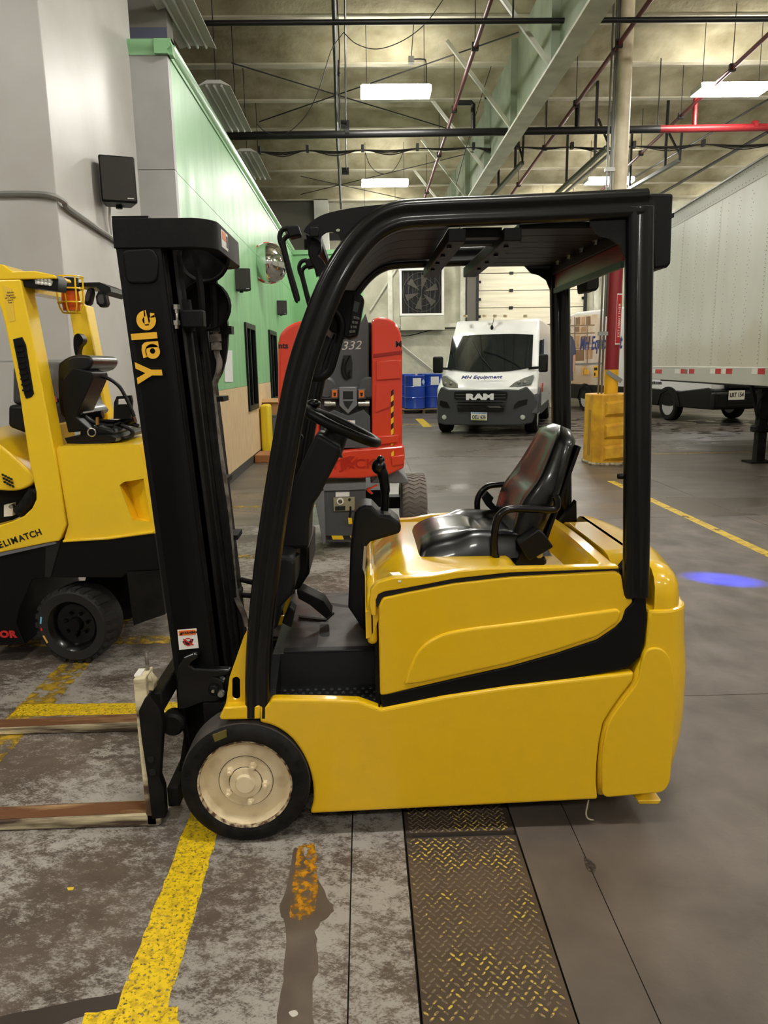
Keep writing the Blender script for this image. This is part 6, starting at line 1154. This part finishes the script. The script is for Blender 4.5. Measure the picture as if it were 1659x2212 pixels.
# roof frame, far pillar, lamps
hp([(146, 655), (186, 659), (234, 907), (183, 906), (165, 760)], 0, .14, 'far_pillar', M_HYEL, Y=5.05, bevel=.008)
lb_ = hp([(49, 606), (66, 604), (80, 587), (120, 594), (126, 604), (124, 629), (52, 620)], -.0, .12, 'lamp_bar', M_BLACK, bevel=.004); led = hp(rnd([(75, 600), (82, 594), (110, 600), (115, 608), (112, 618), (78, 614)], .006), -.008, .0, 'led_lens', M_LENS, lb_)
for i in range(4):
    for k in range(2): o = ony(83+i*8, 602+k*9+i*1.2, HYY-.008); MB().ball((o.x, HYY-.008, o.z), .009, 8).build('led', M_STKW, led)
pA = ony(54, 618, HYY+.1); pB = ony(165, 640, 5.1); MB().bar(pA, pB, .1, .07).build('rear_crossbeam', M_HYEL, hy)
q = ony(152, 640, 4.45); sb_2 = MB().lathe([(0, .03), (.035, .03), (.045, .02), (.05, -.05), (.046, -.1), (0, -.1)], (q.x, 4.45, q.z+.02), n=20).build('beacon_lens', mat('amber_lens', (210, 84, 20), .25), hy)
MB().lathe([(0, .10), (.05, .10), (.055, .03), (0, .03)], (q.x, 4.45, q.z), n=18).build('beacon_base', M_BLACK, sb_2)
cgm = MB()
for k in range(8): a = k*math.pi/4; cgm.tube([(q.x+r_*math.cos(a), 4.45+r_*math.sin(a), q.z+h_) for r_, h_ in ((.078, .105), (.075, .0), (.068, -.06), (.05, -.092), (.0, -.095))], .0045, 5)
for r_, h_ in ((.078, .105), (.076, .04), (.071, -.035)): cgm.tube([(q.x+r_*math.cos(t), 4.45+r_*math.sin(t), q.z+h_) for t in [2*math.pi*i/20 for i in range(20)]], .0045, 5, closed=True)
cgm.build('beacon_cage', M_HYEL, sb_2)
hp([(128, 602), (188, 601), (212, 612), (214, 622), (200, 630), (180, 612), (128, 610)], .2, .5, 'lamp_shelf', M_BLACK, Y=4.3)
for pts in ([(183, 640), (188, 624), (196, 620), (199, 632), (194, 655), (188, 660), (182, 656)], [(206, 640), (212, 628), (226, 629), (231, 655), (228, 662), (216, 664), (208, 655)]): wl_ = hp(pts, 0, .06, 'work_lamp', M_BLACK, Y=4.5, bevel=.006); cx_ = sum(p[0] for p in pts)/len(pts); cy_ = sum(p[1] for p in pts)/len(pts); hp([(a+(cx_-a)*.42, b+(cy_-b)*.42) for a, b in pts], -.006, .0, 'work_lamp_lens', mat('dark_lens', (84, 80, 82), .2, .3), wl_, Y=4.5)
# seats, gas bottle bracket, hoses
hp(cr([(92, 800), (100, 780), (125, 767), (155, 766), (168, 772), (171, 785), (160, 800), (130, 812), (128, 850), (135, 880), (150, 905), (100, 905)], 3, True), .2, .65, 'seat_back', M_VINYL, bevel=.03, seg=3)
hp([(104, 830), (136, 795), (178, 805), (180, 818), (142, 905), (150, 912), (176, 935), (124, 940), (112, 890)], .15, .4, 'bottle_bracket', M_BLACK, bevel=.006)
hp([(-30, 790), (0, 778), (18, 790), (28, 820), (36, 870), (30, 880), (-30, 880)], .3, .8, 'driver_seat', mat('grey_vinyl', (74, 74, 76), .45), bevel=.03, seg=3); hp([(20, 872), (40, 864), (44, 878), (26, 880)], .28, .5, 'red_belt', M_STKR); hp([(-30, 880), (40, 880), (50, 935), (10, 945), (-30, 930)], .25, .8, 'seat_base', M_CHARC, bevel=.02)
hp(cr([(158, 740), (160, 725), (170, 720), (179, 732), (177, 742), (170, 750), (168, 770), (178, 795), (190, 808), (186, 815), (170, 790), (160, 760)], 3, True), 0, .08, 'far_handle', M_BLACK, Y=4.9, bevel=.01)
for pts, r_, Y in (([(180, 816), (200, 811), (230, 816), (255, 832), (270, 855), (284, 885), (290, 900)], .011, 4.4), ([(181, 818), (168, 850), (172, 880), (190, 905), (215, 917), (245, 920)], .012, 4.38), ([(205, 938), (250, 948), (280, 945), (285, 930), (262, 918)], .013, 4.35), ([(215, 910), (260, 912), (300, 920)], .012, 4.5)): MB().tube(cr([(x, Y, z) for x, z in S(Y, pts)], 5), r_, 8).build('hose', M_BLACK, hy)
hp(rnd([(124, 950), (165, 944), (225, 944), (238, 950), (236, 958), (200, 964), (130, 962)], .01), .1, .7, 'bottle_tray', M_BLACK, bevel=.006); hp([(150, 935), (190, 925), (222, 935), (228, 945), (150, 948)], .15, .5, 'tray_pivot', M_BLACK, bevel=.01)
o = ony(198, 934, 4.2); MB().tube([(o.x+.022*math.cos(t), 4.2, o.z+.022*math.sin(t)) for t in [2*math.pi*i/16 for i in range(16)]], .004, 5, closed=True).build('pull_ring', M_CHROME, hy); hp([(190, 905), (195, 905), (195, 922), (190, 922)], .12, .14, 'brass_pin', mat('brass', (176, 140, 70), .3, .8))
for (a, b, c_, d_) in ((152, 908, 222, 895), (250, 918, 292, 905)): p0, p1 = ony(a, b, 4.5), ony(c_, d_, 4.5); MB().tube([p0, p1], .026, 12).build('bottle_clamp', M_BLKG, hy)
MB().prism(S(4.42, [(246, 870), (252, 856), (282, 854), (285, 868), (282, 905), (245, 905)]), 4.42, 4.45, holes=[S(4.42, [(253, 862), (278, 861), (279, 873), (252, 874)])]).build('rear_bracket', M_BLACK, hy)
# hood side with grille, engine bay, lower body
hp(cr([(-40, 940), (0, 965), (40, 1000), (68, 1026), (74, 1036), (62, 1050), (40, 1060), (10, 1062), (-40, 1056)], 3)+[(-60, 1056), (-60, 930)], .02, .7, 'engine_hood', M_HYEL, bevel=.02, seg=3)
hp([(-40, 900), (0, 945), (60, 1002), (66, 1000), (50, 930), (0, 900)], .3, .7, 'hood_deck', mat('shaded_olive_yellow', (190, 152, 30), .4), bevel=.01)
for i in range(3):
    for k in range(4): a, b = 1+k*6+i*2, 1024+i*8+k*3; hp([(a, b), (a+4, b+1), (a+5, b+5), (a+1, b+4)], .01, .022, 'grille_hole', M_INK)
hp([(-60, 1050), (60, 1050), (84, 1060), (84, 1080), (70, 1100), (0, 1135), (-60, 1150)], .15, .7, 'engine_bay', M_BLKM); q = ony(25, 1094, 4.2); MB().lathe([(0, -.01), (.012, -.01), (.012, .02)], (q.x, 4.2, q.z), 'y', 12).build('bay_bolt', M_CHROME, hy); hp([(-10, 1098), (10, 1094), (9, 1122), (-10, 1124)], .1, .14, 'bay_label', M_STKW); MB().tube(cr([(x, 4.16, z) for x, z in S(4.16, [(40, 1108), (52, 1095), (66, 1075), (76, 1060)])], 4), .035, 10).build('bay_hose', M_RUB, hy)
low2 = [(-60, 1207), (0, 1194), (101, 1173), (131, 1168), (234, 1165), (333, 1151), (345, 1232), (280, 1235), (262, 1248), (110, 1248), (70, 1252), (40, 1320), (36, 1350), (55, 1392), (-60, 1398)]
lwb = hp(low2, .0, .95, 'lower_body', M_BLKD, bevel=.006); hp([(275, 1235), (346, 1232), (358, 1326), (316, 1340), (290, 1350), (284, 1310)], -.01, .02, 'mud_flap', M_BLKM); hp([(100, 1171), (132, 1168), (110, 1246), (98, 1246)], -.006, .0, 'body_seam', M_INK, lwb)
hp([(-60, 1206), (0, 1193), (120, 1169), (124, 1173), (0, 1201), (-60, 1214)], -.014, .02, 'chrome_strip', M_GRYL, lwb)
for k, chr_ in enumerate('OR'): o = ony(9+k*18, 1371, HYY-.006); text_mb(chr_, .055, bold=.003, wx=1.15, depth=.003, M=frame((o.x, HYY-.004, o.z), (1, 0, 0), (0, 0, 1))).build('red_letter', M_STKR, lwb)
q = ony(161, 1349, 4.1); WMx = Matrix.Translation((q.x, 4.2, .225)) @ Matrix.Rotation(-.15, 4, 'Z'); R_ = .222
tyh = MB().lathe([(.15, -.10), (.2, -.105), (R_*.97, -.095), (R_, -.08), (R_, .08), (.15, .1)], (0, 0, 0), 'y', 44, M=WMx).build('steer_tyre', M_RUBH, hy)
MB().lathe([(0, -.06), (.04, -.06), (.045, -.05), (.06, -.045), (.12, -.05), (.128, -.08), (.15, -.10), (.152, -.08)], (0, 0, 0), 'y', 36, M=WMx).build('steer_rim', M_BLKG, tyh)
MB().lathe([(0, -.085), (.036, -.085), (.04, -.078), (.042, -.05)], (0, 0, 0), 'y', 24, M=WMx).build('steer_hub', M_BLKD, tyh)
for k in range(7): a = 2*math.pi*k/7+.2; MB().lathe([(0, -.075), (.009, -.075), (.011, -.05)], (.07*math.cos(a), 0, .07*math.sin(a)), 'y', 6, M=WMx).build('wheel_nut', M_BLKG, tyh, sharp=20)
for k in range(26):
    a = 2*math.pi*k/26; mk = MB(); 
    def tp_(y, aa, rr): return tuple(WMx @ Vector((rr*math.cos(aa), y, rr*math.sin(aa))))
    mk.loft([[tp_(-.1, a-.07, R_*.93), tp_(-.1, a+.07, R_*.93), tp_(-.098, a+.065, R_*1.03), tp_(-.098, a-.065, R_*1.03)], [tp_(.0, a-.13, R_*.95), tp_(.0, a+.01, R_*.95), tp_(.0, a+.0, R_*1.03), tp_(.0, a-.12, R_*1.03)]]); mk.build('tread_bar', M_RUBH, tyh, smooth=False)
for a0, m_, da in ((2.85, mat('mark_blue', (110, 190, 220), .6), .22), (3.2, M_STKR, .1), (3.45, mat('mark_yellow', (230, 180, 90), .6), .26)): MB().loft([[tp_(-.106, a0, .185), tp_(-.106, a0+da, .185), tp_(-.106, a0+da, .195), tp_(-.106, a0, .195)], [tp_(-.1, a0, .185), tp_(-.1, a0+da, .185), tp_(-.1, a0+da, .195), tp_(-.1, a0, .195)]]).build('tyre_mark', m_, tyh)
MB().lathe([(0, -.1), (.3, -.1), (.3, .1), (0, .1)], (-3.6, 4.3, .3), 'y', 28).build('front_tyre', M_RUB, hy); MB().lathe([(0, -.1), (.22, -.1), (.22, .1), (0, .1)], (q.x, 4.95, .22), 'y', 28).build('far_steer_tyre', M_RUB, hy)
MB().box(-3.9, -2.5, 4.2, 5.1, .1, .9).build('chassis', M_BLKD, hy)
